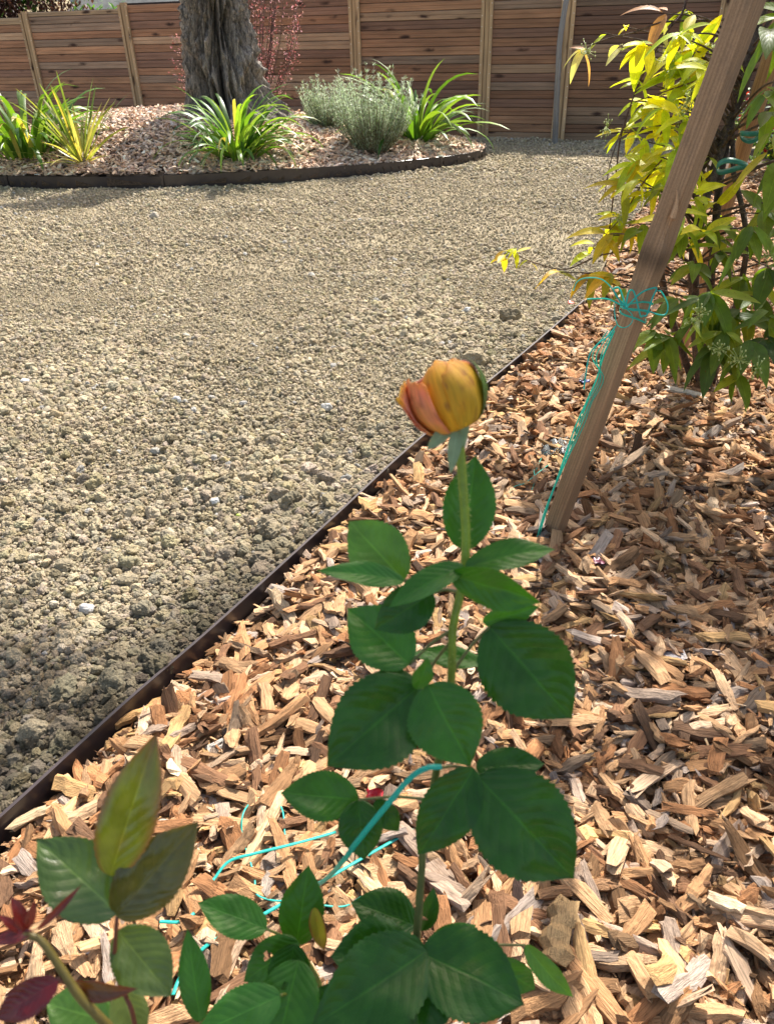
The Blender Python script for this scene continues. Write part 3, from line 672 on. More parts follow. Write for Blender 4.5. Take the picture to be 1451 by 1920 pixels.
LAV = [(.46, .54, .40), (.60, .67, .54), (.38, .48, .30), (.28, .40, .20)]
bushy('lavender_bush', 'rounded silvery grey green bush at the right of the mound', 700, 287, .80, .74, 300, LAV, seed=3, leafl=.04)
bushy('lavender_bush', 'small silvery bush behind and left of the larger silvery one', 614, 240, .52, .44, 110, LAV, seed=6, leafl=.04)
# red leaved shrub behind the trunk
bq = np.array([tb[0]+.25, tb[1]+.9, .1]); t = thing('barberry_shrub', tuple(bq), 'loose shrub with tiny pink red leaves behind the old tree', 'shrub')
a = Acc(); s = Acc(); r = random.Random(8)
for i in range(44):
    wx = r.uniform(.05, .72) if i > 7 else r.uniform(-1.0, -.5); top = bq+np.array([wx, r.uniform(-.3, .3), r.uniform(.9, 2.6) if wx > -.4 else r.uniform(.6, 1.3)]); mid = (bq+top)/2+np.array([wx*.25, 0, .15])
    P = smooth_path([bq, mid, top], 26); tube(s, [bq, mid, top], [.006, .004, .0015], (.10, .05, .04), 4, 8)
    for j in range(7, 26):
        for k in range(3):
            c = np.array(((.44, .13, .15), (.55, .26, .28), (.22, .05, .05), (.5, .28, .25))[r.randrange(4)]); strap(a, P[j]+np.array([r.gauss(0, .03), r.gauss(0, .03), r.gauss(0, .03)]), r.uniform(0, 6.28), r.uniform(-.5, 1), .03, .017, .2, c, 3, .1)
s.build('stems', stem_m, t); a.build('foliage', grey_leaf_m, t)

# ------------------------------------------------------------------ beyond the fence
bl = at(60, 10, 17); t = thing('hedge_tree', (float(bl[0]-1), float(bl[1]), 0), 'dense dark green and purple tree crown beyond the fence at the left', 'tree')
a = Acc(); r = random.Random(4); s = Acc()
tube(s, [(bl[0]-1, bl[1], -.1), (bl[0]-.9, bl[1], 1.2), (bl[0]-1.1, bl[1], 2.6)], [.14, .11, .05], (.12, .1, .08), 10, 12, .1)
for i in range(13000):
    q = np.array([r.gauss(0, .95), r.gauss(0, .6), r.gauss(0, .65)]); 
    if vnoise(q[None]*1.6, 5)[0] < -.55: continue
    pur = vnoise(q[None]*1.1+9, 8)[0] > .12; c = np.array((.07, .03, .035) if pur else ((.05, .15, .02), (.09, .25, .03), (.03, .09, .02))[r.randrange(3)])
    strap(a, np.array([bl[0]-.8, bl[1], 2.2])+q, r.uniform(0, 6.28), r.uniform(-1, 1), .14, .07, .5, c, 3, .15)
s.build('trunk', bark_m, t); a.build('crown', small_leaf_m, t)
w0 = at(136, 18, 24); w1 = at(640, 18, 21.5); bd = norm(np.array([w1[0]-w0[0], w1[1]-w0[1], 0])); wn = np.array([bd[1], -bd[0], 0])
t = thing('house', (float(w0[0]), float(w0[1]), 0), 'pale rendered house with a red brown ledge seen over the fence', 'house')
a = Acc(); box(a, [w0[0], w0[1], -.1], bd*11, -wn*6, (0, 0, 4.1)); a.build('wall', plaster_m, t, smooth=False)
a = Acc(); box(a, np.array([w0[0], w0[1], 1.42])+wn*.25-bd*.1, bd*5, -wn*.25, (0, 0, .16)); a.build('ledge', tile_m, t, smooth=False)
a = Acc(); box(a, np.array([w0[0], w0[1], 4.1])+wn*.5-bd*.5, bd*12, -wn*7, (0, 0, .18))
V = np.array([[w0[0], w0[1], 4.28]]*6, float); V = np.array([np.array([w0[0], w0[1], 4.285])+bd*x_-wn*y_+np.array([0, 0, z_]) for x_, y_, z_ in ((-.5, -.5, 0), (11.5, -.5, 0), (11.5, 6.5, 0), (-.5, 6.5, 0), (1.5, 3, 1.6), (9.5, 3, 1.6))])
a.add(V, [np.array([[0, 1, 5, 4], [2, 3, 4, 5]]), np.array([[1, 2, 5], [3, 0, 4]])]); a.build('roof', tile_m, t, smooth=False)
a = Acc(); pb = np.array([w0[0], w0[1], 0])+wn*.08+bd*.12; tube(a, [pb, pb+[0, 0, 4.1]], [.06, .06], (.35, .40, .48), 10, 4); a.build('downpipe', stone_m, t)
for xo in (2.2, 5.4, 8.4):
    a = Acc(); box(a, np.array([w0[0], w0[1], 2.3])+bd*xo+wn*.01, bd*1.1, wn*.04, (0, 0, 1.2), (.12, .1, .09)); a.build('window', simple('dark_glass', (.05, .06, .07), .1), t, smooth=False)

# ------------------------------------------------------------------ timber stake with bow
st = thing('timber_stake', tuple(gnd(1030, 1010, 0)), 'square sawn timber stake slanting up to the right in front of the leafy shrub', 'stake')
B0 = gnd(1030, 1015, .0); T0 = at(1412, -25, 1.40); ax = norm(T0-B0); B0 = B0-ax*.06; Ls = np.linalg.norm(T0-B0)*1.12
vw = norm(CAM-(B0+T0)/2); sx = norm(np.cross(ax, vw)); 
if sx[0] < 0: sx = -sx
fy = np.cross(ax, sx); fy = fy if fy@vw > 0 else -fy
ang = math.radians(27); sx2 = sx*math.cos(ang)+fy*math.sin(ang); fy2 = -sx*math.sin(ang)+fy*math.cos(ang)
hw, hd = .0235, .0215; rows = 140; zs = np.linspace(0, Ls, rows); n_ = 6; corner = .0028
prof = []
for (cx_, cy_, a0) in ((hw, hd, 0), (-hw, hd, 90), (-hw, -hd, 180), (hw, -hd, 270)):
    for q in range(3):
        th_ = math.radians(a0+q*45); prof.append((np.sign(cx_)*(abs(cx_)-corner)+corner*math.cos(th_), np.sign(cy_)*(abs(cy_)-corner)+corner*math.sin(th_)))
fl = []                                                      # subdivide the faces
for i in range(12):
    p, q = np.array(prof[i]), np.array(prof[(i+1) % 12]); fl.append(p)
    if i % 3 == 2:
        for k in range(1, 6): fl.append(p+(q-p)*k/6)
prof = np.array(fl); m_ = len(prof)
V = B0+ax*zs[:, None, None]+sx2*prof[None, :, 0, None]+fy2*prof[None, :, 1, None]
loc = np.stack([np.broadcast_to(prof[None, :, 0], (rows, m_)), np.broadcast_to(prof[None, :, 1], (rows, m_)), np.broadcast_to(zs[:, None], (rows, m_))], -1)
knz = float(np.interp(418, *zip(*sorted((proj(B0+ax*z)[1], z) for z in zs)))); cr = np.array([hw, hd])
dk = np.sqrt(((loc[..., 0]-hw)/.014)**2+((loc[..., 1]-hd)/.014)**2+((loc[..., 2]-knz)/.045)**2)
dent = -.010*np.exp(-dk**2)*(1+.5*fbm(loc*200, 2, 3))
swell = .003*np.exp(-((loc[..., 2]-knz+.06)/.05)**2)
inward = norm(np.concatenate([loc[..., :2], np.zeros((rows, m_, 1))], -1)); dsp = dent+swell+.0006*fbm(loc*np.array([120, 120, 12]), 2, 7)
V = V+(sx2*inward[..., 0:1]+fy2*inward[..., 1:2])*dsp[..., None]
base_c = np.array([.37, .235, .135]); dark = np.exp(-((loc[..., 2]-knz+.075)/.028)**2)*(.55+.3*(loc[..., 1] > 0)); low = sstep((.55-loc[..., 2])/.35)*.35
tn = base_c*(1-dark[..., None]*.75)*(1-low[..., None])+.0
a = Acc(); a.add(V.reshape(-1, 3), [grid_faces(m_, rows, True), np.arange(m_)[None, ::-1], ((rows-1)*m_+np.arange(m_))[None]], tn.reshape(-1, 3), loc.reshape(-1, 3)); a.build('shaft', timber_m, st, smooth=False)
a = Acc(); kp = B0+ax*(knz+.02)+sx2*hw*.8+fy2*hd
tube(a, [kp, kp+ax*.03+fy2*.004, kp+ax*.055+fy2*.012-sx2*.006], [.006, .004, .001], (.5, .33, .2), 5, 8, .3); a.build('splinter', timber_m, st, smooth=False)
def stake_d(px, py):                                        # depth of the stake's axis nearest to a pixel row
    tt_ = np.array([proj(B0+ax*z)[1] for z in zs]); z = float(np.interp(py, tt_[::-1], zs[::-1])); return depth_of(B0+ax*z), B0+ax*z
dS, cS = stake_d(1190, 575)
def band(acc, pts, wd, d0=-.062, tw=.3): ribbon(acc, [at(p[0], p[1], dS+(p[2] if len(p) > 2 else d0)) for p in pts], wd*.8, (1, 1, 1), None, None, tw*.5)
bow = thing('twine_bow', tuple(cS), 'turquoise plastic twine tied in a loose bow round the timber stake', 'twine')
a = Acc()
for off, tl in ((0, 0), (.012, .1), (-.016, -.08)):
    c = cS+ax*off; ring = [c+sx2*math.cos(q)*.034+fy2*math.sin(q)*.032+ax*(.006*math.sin(q*2)+tl*.1*math.cos(q)) for q in np.linspace(0, 6.283, 17)]
    P = np.array(ring); Nn = norm(P-c)
    A2 = ax*.0022; V = np.stack([P-A2, P+A2], 1).reshape(-1, 3); V = np.concatenate([V, V+np.repeat(Nn, 2, 0)*.0006])
    a.add(V, [grid_faces(2, 17), grid_faces(2, 17)+34])
a.build('wrap', twine_m, bow)
a = Acc()
for pts, wd in (([(1172, 575), (1155, 555), (1150, 542), (1160, 540), (1168, 560), (1172, 578)], .0042), ([(1172, 575), (1178, 548), (1186, 545), (1192, 560), (1200, 592), (1206, 591)], .0045),
                ([(1172, 578), (1200, 550), (1224, 540), (1230, 542), (1222, 560), (1212, 590), (1204, 592)], .0045), ([(1170, 574), (1185, 582), (1210, 582), (1235, 590), (1248, 588), (1251, 570), (1240, 548), (1232, 545)], .0036),
                ([(1172, 578), (1184, 590), (1184, 604), (1172, 614), (1158, 610), (1152, 590), (1152, 565)], .0026)): band(a, pts, wd)
a.build('loops', twine_m, bow)
a = Acc()
band(a, [(1168, 574), (1140, 561), (1115, 560), (1100, 561)], .004); band(a, [(1165, 572), (1150, 545), (1128, 524), (1100, 521), (1082, 528), (1074, 545)], .003)
band(a, [(1155, 610), (1140, 630), (1120, 645), (1105, 665), (1098, 700), (1094, 730)], .004)
a.build('tails', twine_m, bow)
a = Acc()
for k in range(4):
    o_ = k*4; pts = [(1152-o_, 620), (1130-o_*1.5, 668), (1118+o_, 710), (1100+o_*.6, 755), (1080+o_, 800), (1062+o_*.5, 850), (1042, 905), (1022, 960), (1006+o_*.5, 1008)]
    P = []
    for i, (x_, y_) in enumerate(pts): P.append(at(x_+random.uniform(-2, 2), y_, stake_d(x_, y_)[0]-.03+random.uniform(-.01, .01)))
    ribbon(a, P, .0022 if k else .004, (1, 1, 1), 60, None, .6)
    if k == 1: L1 = P
tag(a.build('twine_strand', twine_m), 'frayed turquoise twine strands hanging down along the left of the timber stake', 'twine')
def ground_twine(pts, wd, label, zoff=.035, name='twine_strand'):
    a = Acc()
    for seg_ in pts:
        P = []
        for x_, y_ in seg_:
            g = gnd(x_, y_, .0); P.append([g[0], g[1], float(mulch_z(g[0], g[1]))+zoff+random.uniform(0, .012)])
            r_ = ray(x_, y_); P[-1] = CAM+r_*((P[-1][2]-CH)/r_[2])
        ribbon(a, P, wd, (1, 1, 1), len(P)*8, np.array([0, 0, 1.0]), .15)
    tag(a.build(name, twine_m), label, 'twine')
ground_twine([[(1030, 870), (1010, 885), (985, 905), (965, 912), (955, 925)], [(1000, 880), (1002, 900), (996, 925), (1000, 950)], [(1040, 840), (1020, 850), (1005, 880)]], .0022, 'wispy turquoise twine fibres on the chips left of the stake')
ground_twine([[(520, 1500), (495, 1494), (470, 1505), (455, 1530), (455, 1570), (468, 1610), (478, 1650), (480, 1675), (510, 1688), (560, 1690), (640, 1700), (680, 1680)], [(515, 1495), (530, 1520), (534, 1560), (540, 1610)]], .0028, 'thin looped turquoise twine lying on the chips left of the rose')
ground_twine([[(775, 1555), (690, 1603), (600, 1655), (520, 1700), (460, 1733), (385, 1775), (340, 1830), (325, 1865)]], .0055, 'long flat turquoise twine running along the chips towards the lower left', .05)
ground_twine([[(630, 1560), (560, 1580), (480, 1600), (430, 1615), (400, 1650)], [(300, 1728), (340, 1728), (365, 1712)]], .005, 'short flat turquoise twine crossing the thin loop on the chips', .055)

# small litter
def scrap(px, py, sx_, sy_, tint, label, name, mt, lift=.035, n=6, seed=1, cat='litter'):
    g = gnd(px, py, .03); r = np.random.default_rng(seed); uu, vv = np.meshgrid(np.linspace(-1, 1, n), np.linspace(-1, 1, n))
    X_ = uu*sx_*(1+.2*r.normal(size=uu.shape)*.5); Y_ = vv*sy_*(1+.2*r.normal(size=uu.shape)*.5); Z_ = lift+np.abs(r.normal(0, sx_*.35, uu.shape)); z0 = float(mulch_z(g[0], g[1]))
    V = np.stack([X_+g[0], Y_+g[1], Z_+z0], -1).reshape(-1, 3); a = Acc(); a.add(V, grid_faces(n, n), tint); o = a.build(name, mt)
    tag(o, label, cat); sm = o.modifiers.new('thick', 'SOLIDIFY'); sm.thickness = .0008; return o
scrap(1042, 835, .045, .05, (1, 1, 1), 'crumpled clear plastic film on the chips left of the stake', 'plastic_film', film_m, n=9, seed=3)
scrap(1092, 718, .022, .02, (.05, .07, .22), 'small dark blue crumpled scrap behind the lower stake', 'plastic_scrap', scrap_m, seed=4)
scrap(1126, 655, .008, .02, (.6, .03, .02), 'narrow red scrap beside the hanging twine', 'plastic_scrap', scrap_m, seed=5)
scrap(1070, 566, .014, .016, (.6, .05, .03), 'red petal at the far end of the straight edging', 'petal', scrap_m, seed=6, cat='petal')
scrap(702, 1488, .016, .012, (.7, .03, .05), 'bright red fallen petal on the chips under the rose leaves', 'petal', scrap_m, seed=7, cat='petal')
scrap(176, 1784, .02, .009, (.8, .8, .8), 'small white paper scrap among the chips at the lower left', 'paper_scrap', scrap_m, seed=8, n=3)
scrap(1120, 1060, .018, .01, (.16, .03, .07), 'dark purple fallen leaf on the chips near the stake foot', 'fallen_leaf', scrap_m, seed=9, cat='leaf')

# ------------------------------------------------------------------ leafy shrub on the right
def lance(acc, base, d, nrm, L, wd, tint, curl=.25, seg=8, fold=.3):
    d = norm(d); nrm = norm(nrm-d*(nrm@d)); S = np.cross(d, nrm); s = np.linspace(0, 1, seg)
    P = np.array(base)+d*(s*L)[:, None]-nrm*(curl*L*s**2)[:, None]+nrm*(curl*.35*L*s)[:, None]
    P[:, 2] -= .10*L*s**2
    w_ = wd/2*np.sin(np.pi*np.clip(s, 0, 1)**.8)**.8; w_[0] = wd*.03; w_[-1] = wd*.01
    cols_ = np.array([-1, -.5, 0, .5, 1]); V = P[:, None]+S*(w_[:, None]*cols_)[..., None]+nrm*(np.abs(cols_)**1.3*w_[:, None]*fold)[..., None]
    loc = np.stack([np.broadcast_to(cols_, (seg, 5)), np.broadcast_to(s[:, None], (seg, 5)), np.zeros((seg, 5))], -1)
    acc.add(V.reshape(-1, 3), grid_faces(5, seg), tint, loc.reshape(-1, 3))
SC = {'Y': [(.54, .58, .03), (.42, .52, .025), (.60, .56, .03), (.34, .46, .03)], 'G': [(.12, .20, .02), (.18, .27, .025), (.09, .16, .02), (.24, .30, .03)],
      'O': [(.48, .33, .03), (.40, .34, .03), (.25, .28, .03)], 'D': [(.05, .10, .025), (.07, .13, .03)], 'P': [(.45, .48, .25), (.40, .42, .15), (.45, .25, .15)]}  # Y: yellow leaves, with sunlight from behind put into their tint
sh_base = gnd(1315, 715, 0)
shrub = thing('leafy_shrub', tuple(sh_base), 'tall shrub with drooping long yellow green leaves behind the timber stake', 'shrub')
leafA = Acc(); twigA = Acc(); flowA = Acc(); r = random.Random(21)
W = []
for q in [(1098, 92, 2.6, 5, 'P', .9), (1132, 62, 2.6, 2, 'Y', .7), (1172, 50, 2.6, 2, 'Y', .6), (1163, 85, 2.6, 2, 'P', .8), (1245, 25, 2.5, 4, 'P', 1.1), (1290, 22, 2.5, 4, 'G', .9), (1300, 60, 2.5, 4, 'Y', .8),
          (1195, 150, 2.5, 3, 'Y', .9), (1190, 190, 2.5, 4, 'Y', .8), (1215, 200, 2.5, 3, 'Y', .7), (1185, 245, 2.5, 6, 'Y', .9), (1210, 265, 2.4, 5, 'Y', .9), (1270, 100, 2.4, 7, 'Y', 1.2),
          (1300, 95, 2.4, 6, 'Y', 1.1), (1330, 80, 2.4, 6, 'Y', 1.1), (1320, 120, 2.3, 6, 'Y', 1.2), (1280, 140, 2.4, 6, 'Y', 1.2), (1310, 160, 2.4, 5, 'Y', 1.1), (1265, 190, 2.4, 5, 'Y', 1.1), (1290, 220, 2.3, 6, 'Y', 1.1), (1255, 240, 2.4, 6, 'Y', 1.1), (1230, 290, 2.4, 6, 'Y', 1.2),
          (1270, 280, 2.3, 6, 'Y', 1.1), (1200, 310, 2.4, 6, 'Y', 1.2), (1245, 320, 2.4, 6, 'Y', 1.1), (1175, 350, 2.4, 6, 'O', 1.1), (1215, 365, 2.4, 6, 'Y', 1.0), (1240, 350, 2.3, 5, 'G', 1.0), (1165, 405, 2.5, 6, 'Y', .9), (1205, 420, 2.4, 5, 'G', .9), (1135, 440, 2.5, 5, 'O', 1.1), (1180, 430, 2.5, 6, 'O', 1.1),
          (1110, 465, 2.6, 4, 'Y', .8), (1150, 520, 2.4, 6, 'O', 1.0), (1110, 515, 2.5, 5, 'O', 1.0), (1050, 510, 2.5, 3, 'O', 1.1), (968, 470, 2.6, 6, 'Y', .5), (945, 478, 2.6, 5, 'O', .6), (1000, 490, 2.6, 2, 'O', .5), (1165, 540, 2.3, 4, 'G', .8),
          (1330, 550, 2.05, 10, 'G', 1.15), (1400, 640, 2.0, 11, 'G', 1.15), (1408, 428, 2.0, 9, 'G', 1.2), (1290, 440, 2.3, 5, 'Y', 1.2), (1295, 500, 2.2, 6, 'G', 1.0), (1350, 470, 2.2, 7, 'G', 1.0), (1340, 420, 2.3, 6, 'G', .9), (1270, 560, 2.15, 6, 'G', 1.0), (1300, 600, 2.1, 6, 'G', 1.1), (1250, 630, 2.15, 6, 'G', 1.0), (1225, 620, 2.15, 5, 'G', .9),
          (1360, 590, 2.1, 7, 'G', 1.1), (1420, 560, 2.15, 6, 'G', 1.0), (1440, 500, 2.1, 6, 'G', 1.1), (1390, 520, 2.2, 6, 'G', 1.1), (1440, 640, 2.0, 6, 'D', 1.1), (1340, 655, 2.1, 6, 'D', 1.0), (1380, 700, 2.05, 4, 'G', .9), (1360, 620, 2.05, 6, 'G', 1.1), (1445, 590, 2.0, 6, 'G', 1.1),
          (1300, 380, 2.35, 5, 'Y', .9), (1320, 340, 2.4, 5, 'Y', .8), (1325, 300, 2.3, 3, 'G', .9), (1445, 250, 1.95, 3, 'G', 1.1), (1440, 285, 2.0, 2, 'O', 1.2), (1448, 60, 2.0, 6, 'G', 1.3), (1440, 170, 2.0, 6, 'G', 1.3), (1440, 215, 2.1, 3, 'G', 1.0), (1440, 370, 2.3, 6, 'G', .9), (1425, 400, 2.2, 6, 'G', .9),
          (1470, 300, 2.0, 8, 'G', 1.2), (1500, 420, 2.1, 9, 'G', 1.2), (1500, 560, 2.1, 9, 'G', 1.2), (1490, 150, 2.1, 9, 'G', 1.2), (1480, 20, 2.1, 9, 'G', 1.2)]:
    W.append(q)
for k in range(70):                                          # the rest of the crown, above and right of the frame
    W.append((r.uniform(1500, 2050), r.uniform(-500, 640), r.uniform(1.9, 2.6), 7, 'G' if r.random() < .6 else 'Y', 1.15))
for k in range(20):
    y_ = r.uniform(60, 470); x_ = r.uniform(1205 if y_ < 300 else 1165, 1345); W.append((x_, y_, r.uniform(2.2, 2.6), 6, 'Y' if y_ < 390 else ('O', 'Y', 'G')[k % 3], 1.0))
for k in range(6):
    W.append((r.uniform(1225, 1470), r.uniform(430, 665), r.uniform(2.05, 2.5), 7, 'G', 1.0))
for k in range(0):
    W.append((r.uniform(1390, 1470), r.uniform(0, 330), r.uniform(2.1, 2.4), 6, ('G', 'Y')[k % 2], 1.0))
core = [at(1310, 690, 2.45), at(1300, 480, 2.5), at(1345, 300, 2.5), at(1400, 130, 2.5), at(1440, -100, 2.5), at(1480, -500, 2.5)]
core[0] = sh_base.copy()
corep = smooth_path(core, 60)
for (px, py, d, n, cl, sc_) in W:
    c = at(px, py, d); i = int(np.argmin(np.linalg.norm(corep-c, axis=1)+np.abs(corep[:, 2]-c[2]+.12)*1.2)); src = corep[i]
    if np.linalg.norm(c-src) < .5 or (cl == 'P' and px > 1200): tube(twigA, [src, (src+c)/2+np.array([0, 0, .05*r.random()]), c], [.005, .003, .0018], (.14, .09, .06), 6, 14)
    toward = norm(c-src); ph = r.uniform(0, 6.28); tint0 = SC[cl]
    for j in range(n):
        q = ph+6.283*j/n+r.uniform(-.35, .35); out = np.array([math.cos(q), math.sin(q)*.9, r.uniform(-1.4, .35)]) + toward*.7
        if cl in 'DG': out[2] -= .3
        L = .100*sc_*r.uniform(.55, 1.25); col = np.array(tint0[r.randrange(len(tint0))])*r.uniform(.75, 1.25)
        nr = np.array([0, 0, 1.0])*.9+norm(out*[1, 1, 0])*.8+norm(CAM-c)*.25
        lance(leafA, c+np.array([r.gauss(0, .006), r.gauss(0, .006), r.gauss(0, .006)]), out, nr, L, L*r.uniform(.24, .42), col, r.uniform(-.05, .55))
for (px, py, d) in ((1290, 190, 2.25), (1275, 215, 2.3), (1300, 170, 2.3), (1138, 240, 2.5), (1310, 590, 2.0), (1385, 675, 1.95), (1350, 655, 2.0), (1440, 480, 2.0), (1100, 95, 2.55), (1250, 118, 2.4), (1420, 690, 1.95), (1160, 410, 2.45)):
    c = at(px, py, d)
    flowA = Acc()
    for k in range(26):
        e = c+np.array([r.gauss(0, .013), r.gauss(0, .013), r.gauss(0, .016)]); tube(flowA, [c+(e-c)*.1, e], [.0008, .0006], (.35, .42, .10), 4, 3)
        V, F = ico(1); flowA.add(V*np.array([.0022, .0022, .0035])+e, F, (.42, .48, .16))
    flowA.build('flower_cluster', stem_m, shrub)
for off, rr0 in ((np.array([0, 0, 0]), .017), (np.array([.035, .02, 0]), .013), (np.array([-.04, .03, 0]), .012), (np.array([.065, -.02, 0]), .009), (np.array([-.015, -.03, 0]), .007)):
    P = [p+off*(1+1.3*math.sin(i*1.7)) for i, p in enumerate(core)]; P[0] = sh_base+off*.6; P[0][2] = -.03
    tube(twigA, P, [rr0*1.2, rr0, rr0*.9, rr0*.7, rr0*.5, rr0*.3], (.11, .075, .055), 9, 50, .15)
tube(twigA, [at(1142, 430, 2.5), at(1155, 320, 2.5), at(1165, 250, 2.5), at(1200, 150, 2.5), at(1250, 60, 2.5), at(1280, 20, 2.5), at(1300, -60, 2.5)], [.0022, .0026, .003, .003, .004, .005], (.14, .07, .05), 6, 40)
tube(twigA, [at(1100, 88, 2.55), at(1140, 72, 2.5), at(1190, 60, 2.5), at(1240, 42, 2.5), at(1310, 38, 2.5), at(1370, 34, 2.5), at(1440, 0, 2.5)], [.002, .0026, .003, .004, .005], (.16, .10, .07), 6, 40)
tube(twigA, [at(1130, 380, 2.5), at(1145, 300, 2.5), at(1170, 230, 2.5)], [.0015, .002], (.20, .12, .10), 5, 20)
for pts in ([(1180, 470, 2.45), (1120, 480, 2.55), (1060, 505, 2.55), (1000, 492, 2.6), (960, 474, 2.6), (942, 478, 2.6)], [(1190, 440, 2.4), (1140, 440, 2.5), (1110, 465, 2.6)], [(1250, 540, 2.2), (1165, 538, 2.35), (1110, 515, 2.5), (1050, 510, 2.52)], [(1240, 300, 2.35), (1200, 350, 2.4), (1170, 400, 2.45), (1135, 440, 2.5)], [(1300, 230, 2.3), (1240, 235, 2.38), (1185, 245, 2.5), (1140, 240, 2.5)], [(1310, 150, 2.35), (1250, 170, 2.4), (1192, 190, 2.5)]):
    tube(twigA, [at(*p) for p in pts], [.003, .002, .0012], (.18, .11, .06), 6, 24)
twigA.build('branches', bark_m, shrub); leafA.build('leaves', shrub_leaf_m, shrub)
# second stake and ties
b2 = gnd(1264, 690, 0); t2 = at(1450, 90, 2.35); a2 = norm(t2-b2); a = Acc()
tube(a, [b2-a2*.1, b2+(t2-b2)*.5, t2, t2+a2*.5], [.028, .028, .028, .028], (.40, .22, .11), 16, 30, .02)
tag(a.build('round_stake', timber_m), 'round orange brown stake propped inside the leafy shrub', 'stake')
def tie(px, py, d, w_px, label, sd_):
    a = Acc(); c = at(px, py, d); rr = w_px/2*d/FPX
    P = np.array([c+Rv*math.cos(q)*rr+Fv*math.sin(q)*rr*.7+Uv*.006*math.sin(q*2+sd_) for q in np.linspace(0, 6.283, 25)]); h_ = .008
    V = np.stack([P-Uv*h_, P+Uv*h_, P+Uv*h_+norm(P-c)*.001, P-Uv*h_+norm(P-c)*.001], 1).reshape(-1, 3)
    a.add(V, grid_faces(4, 25, True), (.02, .17, .10)); tag(a.build('plant_tie', scrap_m), label, 'plant tie')
tie(1372, 312, 2.2, 56, 'lower dark green plastic tie binding shrub stems to the round stake', 0)
tie(1408, 254, 2.25, 40, 'upper dark green plastic tie around the shrub stems', 2)
# round leaved shrub behind
rb = gnd(1470, 330, 0); t = thing('round_leaf_shrub', tuple(rb), 'low bush with small round green and red leaves behind the leafy shrub', 'shrub'); a = Acc(); s = Acc(); r = random.Random(5)
for k in range(70):
    tip = rb+np.array([r.uniform(-.55, .6), r.uniform(-.4, .4), r.uniform(.1, .75)]); tube(s, [rb, (rb+tip)/2+[0, 0, .08], tip], [.005, .003, .002], (.12, .06, .05), 5, 8); P = smooth_path([rb, (rb+tip)/2+[0, 0, .08], tip], 12)
    for j in range(3, 12):
        for q in range(3):
            c = np.array([(.05, .14, .04), (.12, .26, .03), (.30, .38, .04), (.04, .10, .05)][r.randrange(4)]);
            if r.random() < .06: c = np.array([.4, .03, .03])
            e = np.array([r.uniform(-1, 1), r.uniform(-1, 1), r.uniform(-.5, .6)]); lance(a, P[j]+e*.02, e, np.array([0, -.3, 1.]), .055, .036, c, .1, 5)
s.build('branches', stem_m, t); a.build('leaves', shrub_leaf_m, t)

# ------------------------------------------------------------------ roses
def rleaf(parent, b, tp, wpx, d0, d1, tint, roll=0, fold=.22, curl=.10, mt=None, rim=None, holes=None, serr=.075, label=None, shape=.85, wave=.03):
    B = at(b[0], b[1], d0); Tt = at(tp[0], tp[1], d1); dm = (d0+d1)/2; L = np.linalg.norm(Tt-B); d = (Tt-B)/L
    vw = norm(CAM-(B+Tt)/2); nr = norm(vw-d*(vw@d)); S = np.cross(d, nr); q = math.radians(roll); nr, S = nr*math.cos(q)+S*math.sin(q), S*math.cos(q)-nr*math.sin(q)
    Wd = wpx*dm/FPX/max(.25, abs(math.cos(q))); nvv, nuu = 57, 13; v = np.linspace(0, 1, nvv); uu = np.linspace(-1, 1, nuu)
    prof = np.maximum(v, 0)**.5*(1-v**2.1)**1.12; prof = prof/prof.max()
    sw = np.abs(((v*19) % 1)); ser = 1-serr*(1-sw)*(v > .06)
    hw_ = Wd/2*prof; hw_[0] = .0006; hw_[-1] = .0003
    UU, VV = np.meshgrid(uu, v); HW = hw_[:, None]*np.where(np.abs(UU) > .95, ser[:, None], 1)
    seed = (b[0]*13+tp[1]) % 97
    ripple = wave*Wd*np.sin(VV*9+seed+np.sign(UU)*1.3)*np.abs(UU)**1.6+.045*Wd*n2(UU*1.6, VV*3.2, 1, 2, int(seed))
    vein = -.0045*Wd*np.cos((VV-.26*np.abs(UU))*8.5*2*np.pi)*np.clip(np.abs(UU)*2, 0, 1)*(np.abs(UU) < .97)
    h = fold*np.abs(UU)**1.25*HW-.10*HW*np.abs(UU)**4+ripple*(.2+.8*np.sin(np.pi*VV))+vein-curl*L*(VV**2-VV*.55)*2
    P = B+d*(VV*L)[..., None]+S*(UU*HW)[..., None]+nr*h[..., None]
    tn = np.broadcast_to(np.array(tint, float), (nvv, nuu, 3)).copy()
    if rim is not None:
        e = np.clip((np.abs(UU)-.55)/.45, 0, 1)**1.5+np.clip((VV-.75)/.25, 0, 1)**1.5; e = np.clip(e+.25*n2(UU, VV*2, 2, 2, 3), 0, 1)[..., None]; tn = tn*(1-e)+np.array(rim)*e
    F = grid_faces(nuu, nvv)
    if holes:
        cu = UU.ravel()[F].mean(1); cv = VV.ravel()[F].mean(1); kp_ = np.ones(len(F), bool)
        for hu, hv, hr in holes: kp_ &= ((cu-hu)**2*.3+(cv-hv)**2) > hr**2
        F = F[kp_]
    a = Acc(); a.add(P.reshape(-1, 3), F, tn.reshape(-1, 3), np.stack([UU, VV, 0*UU], -1).reshape(-1, 3)); o = a.build('leaf', mt or rose_leaf_m, parent)
    if label: o['label'] = label
    return B
def px_tube(parent, pts, rad_, tint, name, tints=None, n=12, rough=.04):
    a = Acc(); tube(a, [at(*p) for p in pts], rad_, tint, n, len(pts)*7, rough); return a.build(name, stem_m, parent)
DG = (.020, .092, .006); MG = (.038, .150, .012); LG = (.05, .19, .025); BG = (.09, .24, .03)
rb0 = np.array([.02, .22, 0.0]); rb0[2] = float(mulch_z(np.array([.02]), np.array([.22]))[0])
rose = thing('rose_plant', tuple(rb0), 'tall single stemmed rose with a yellow orange bud and dark green leaves', 'rose')
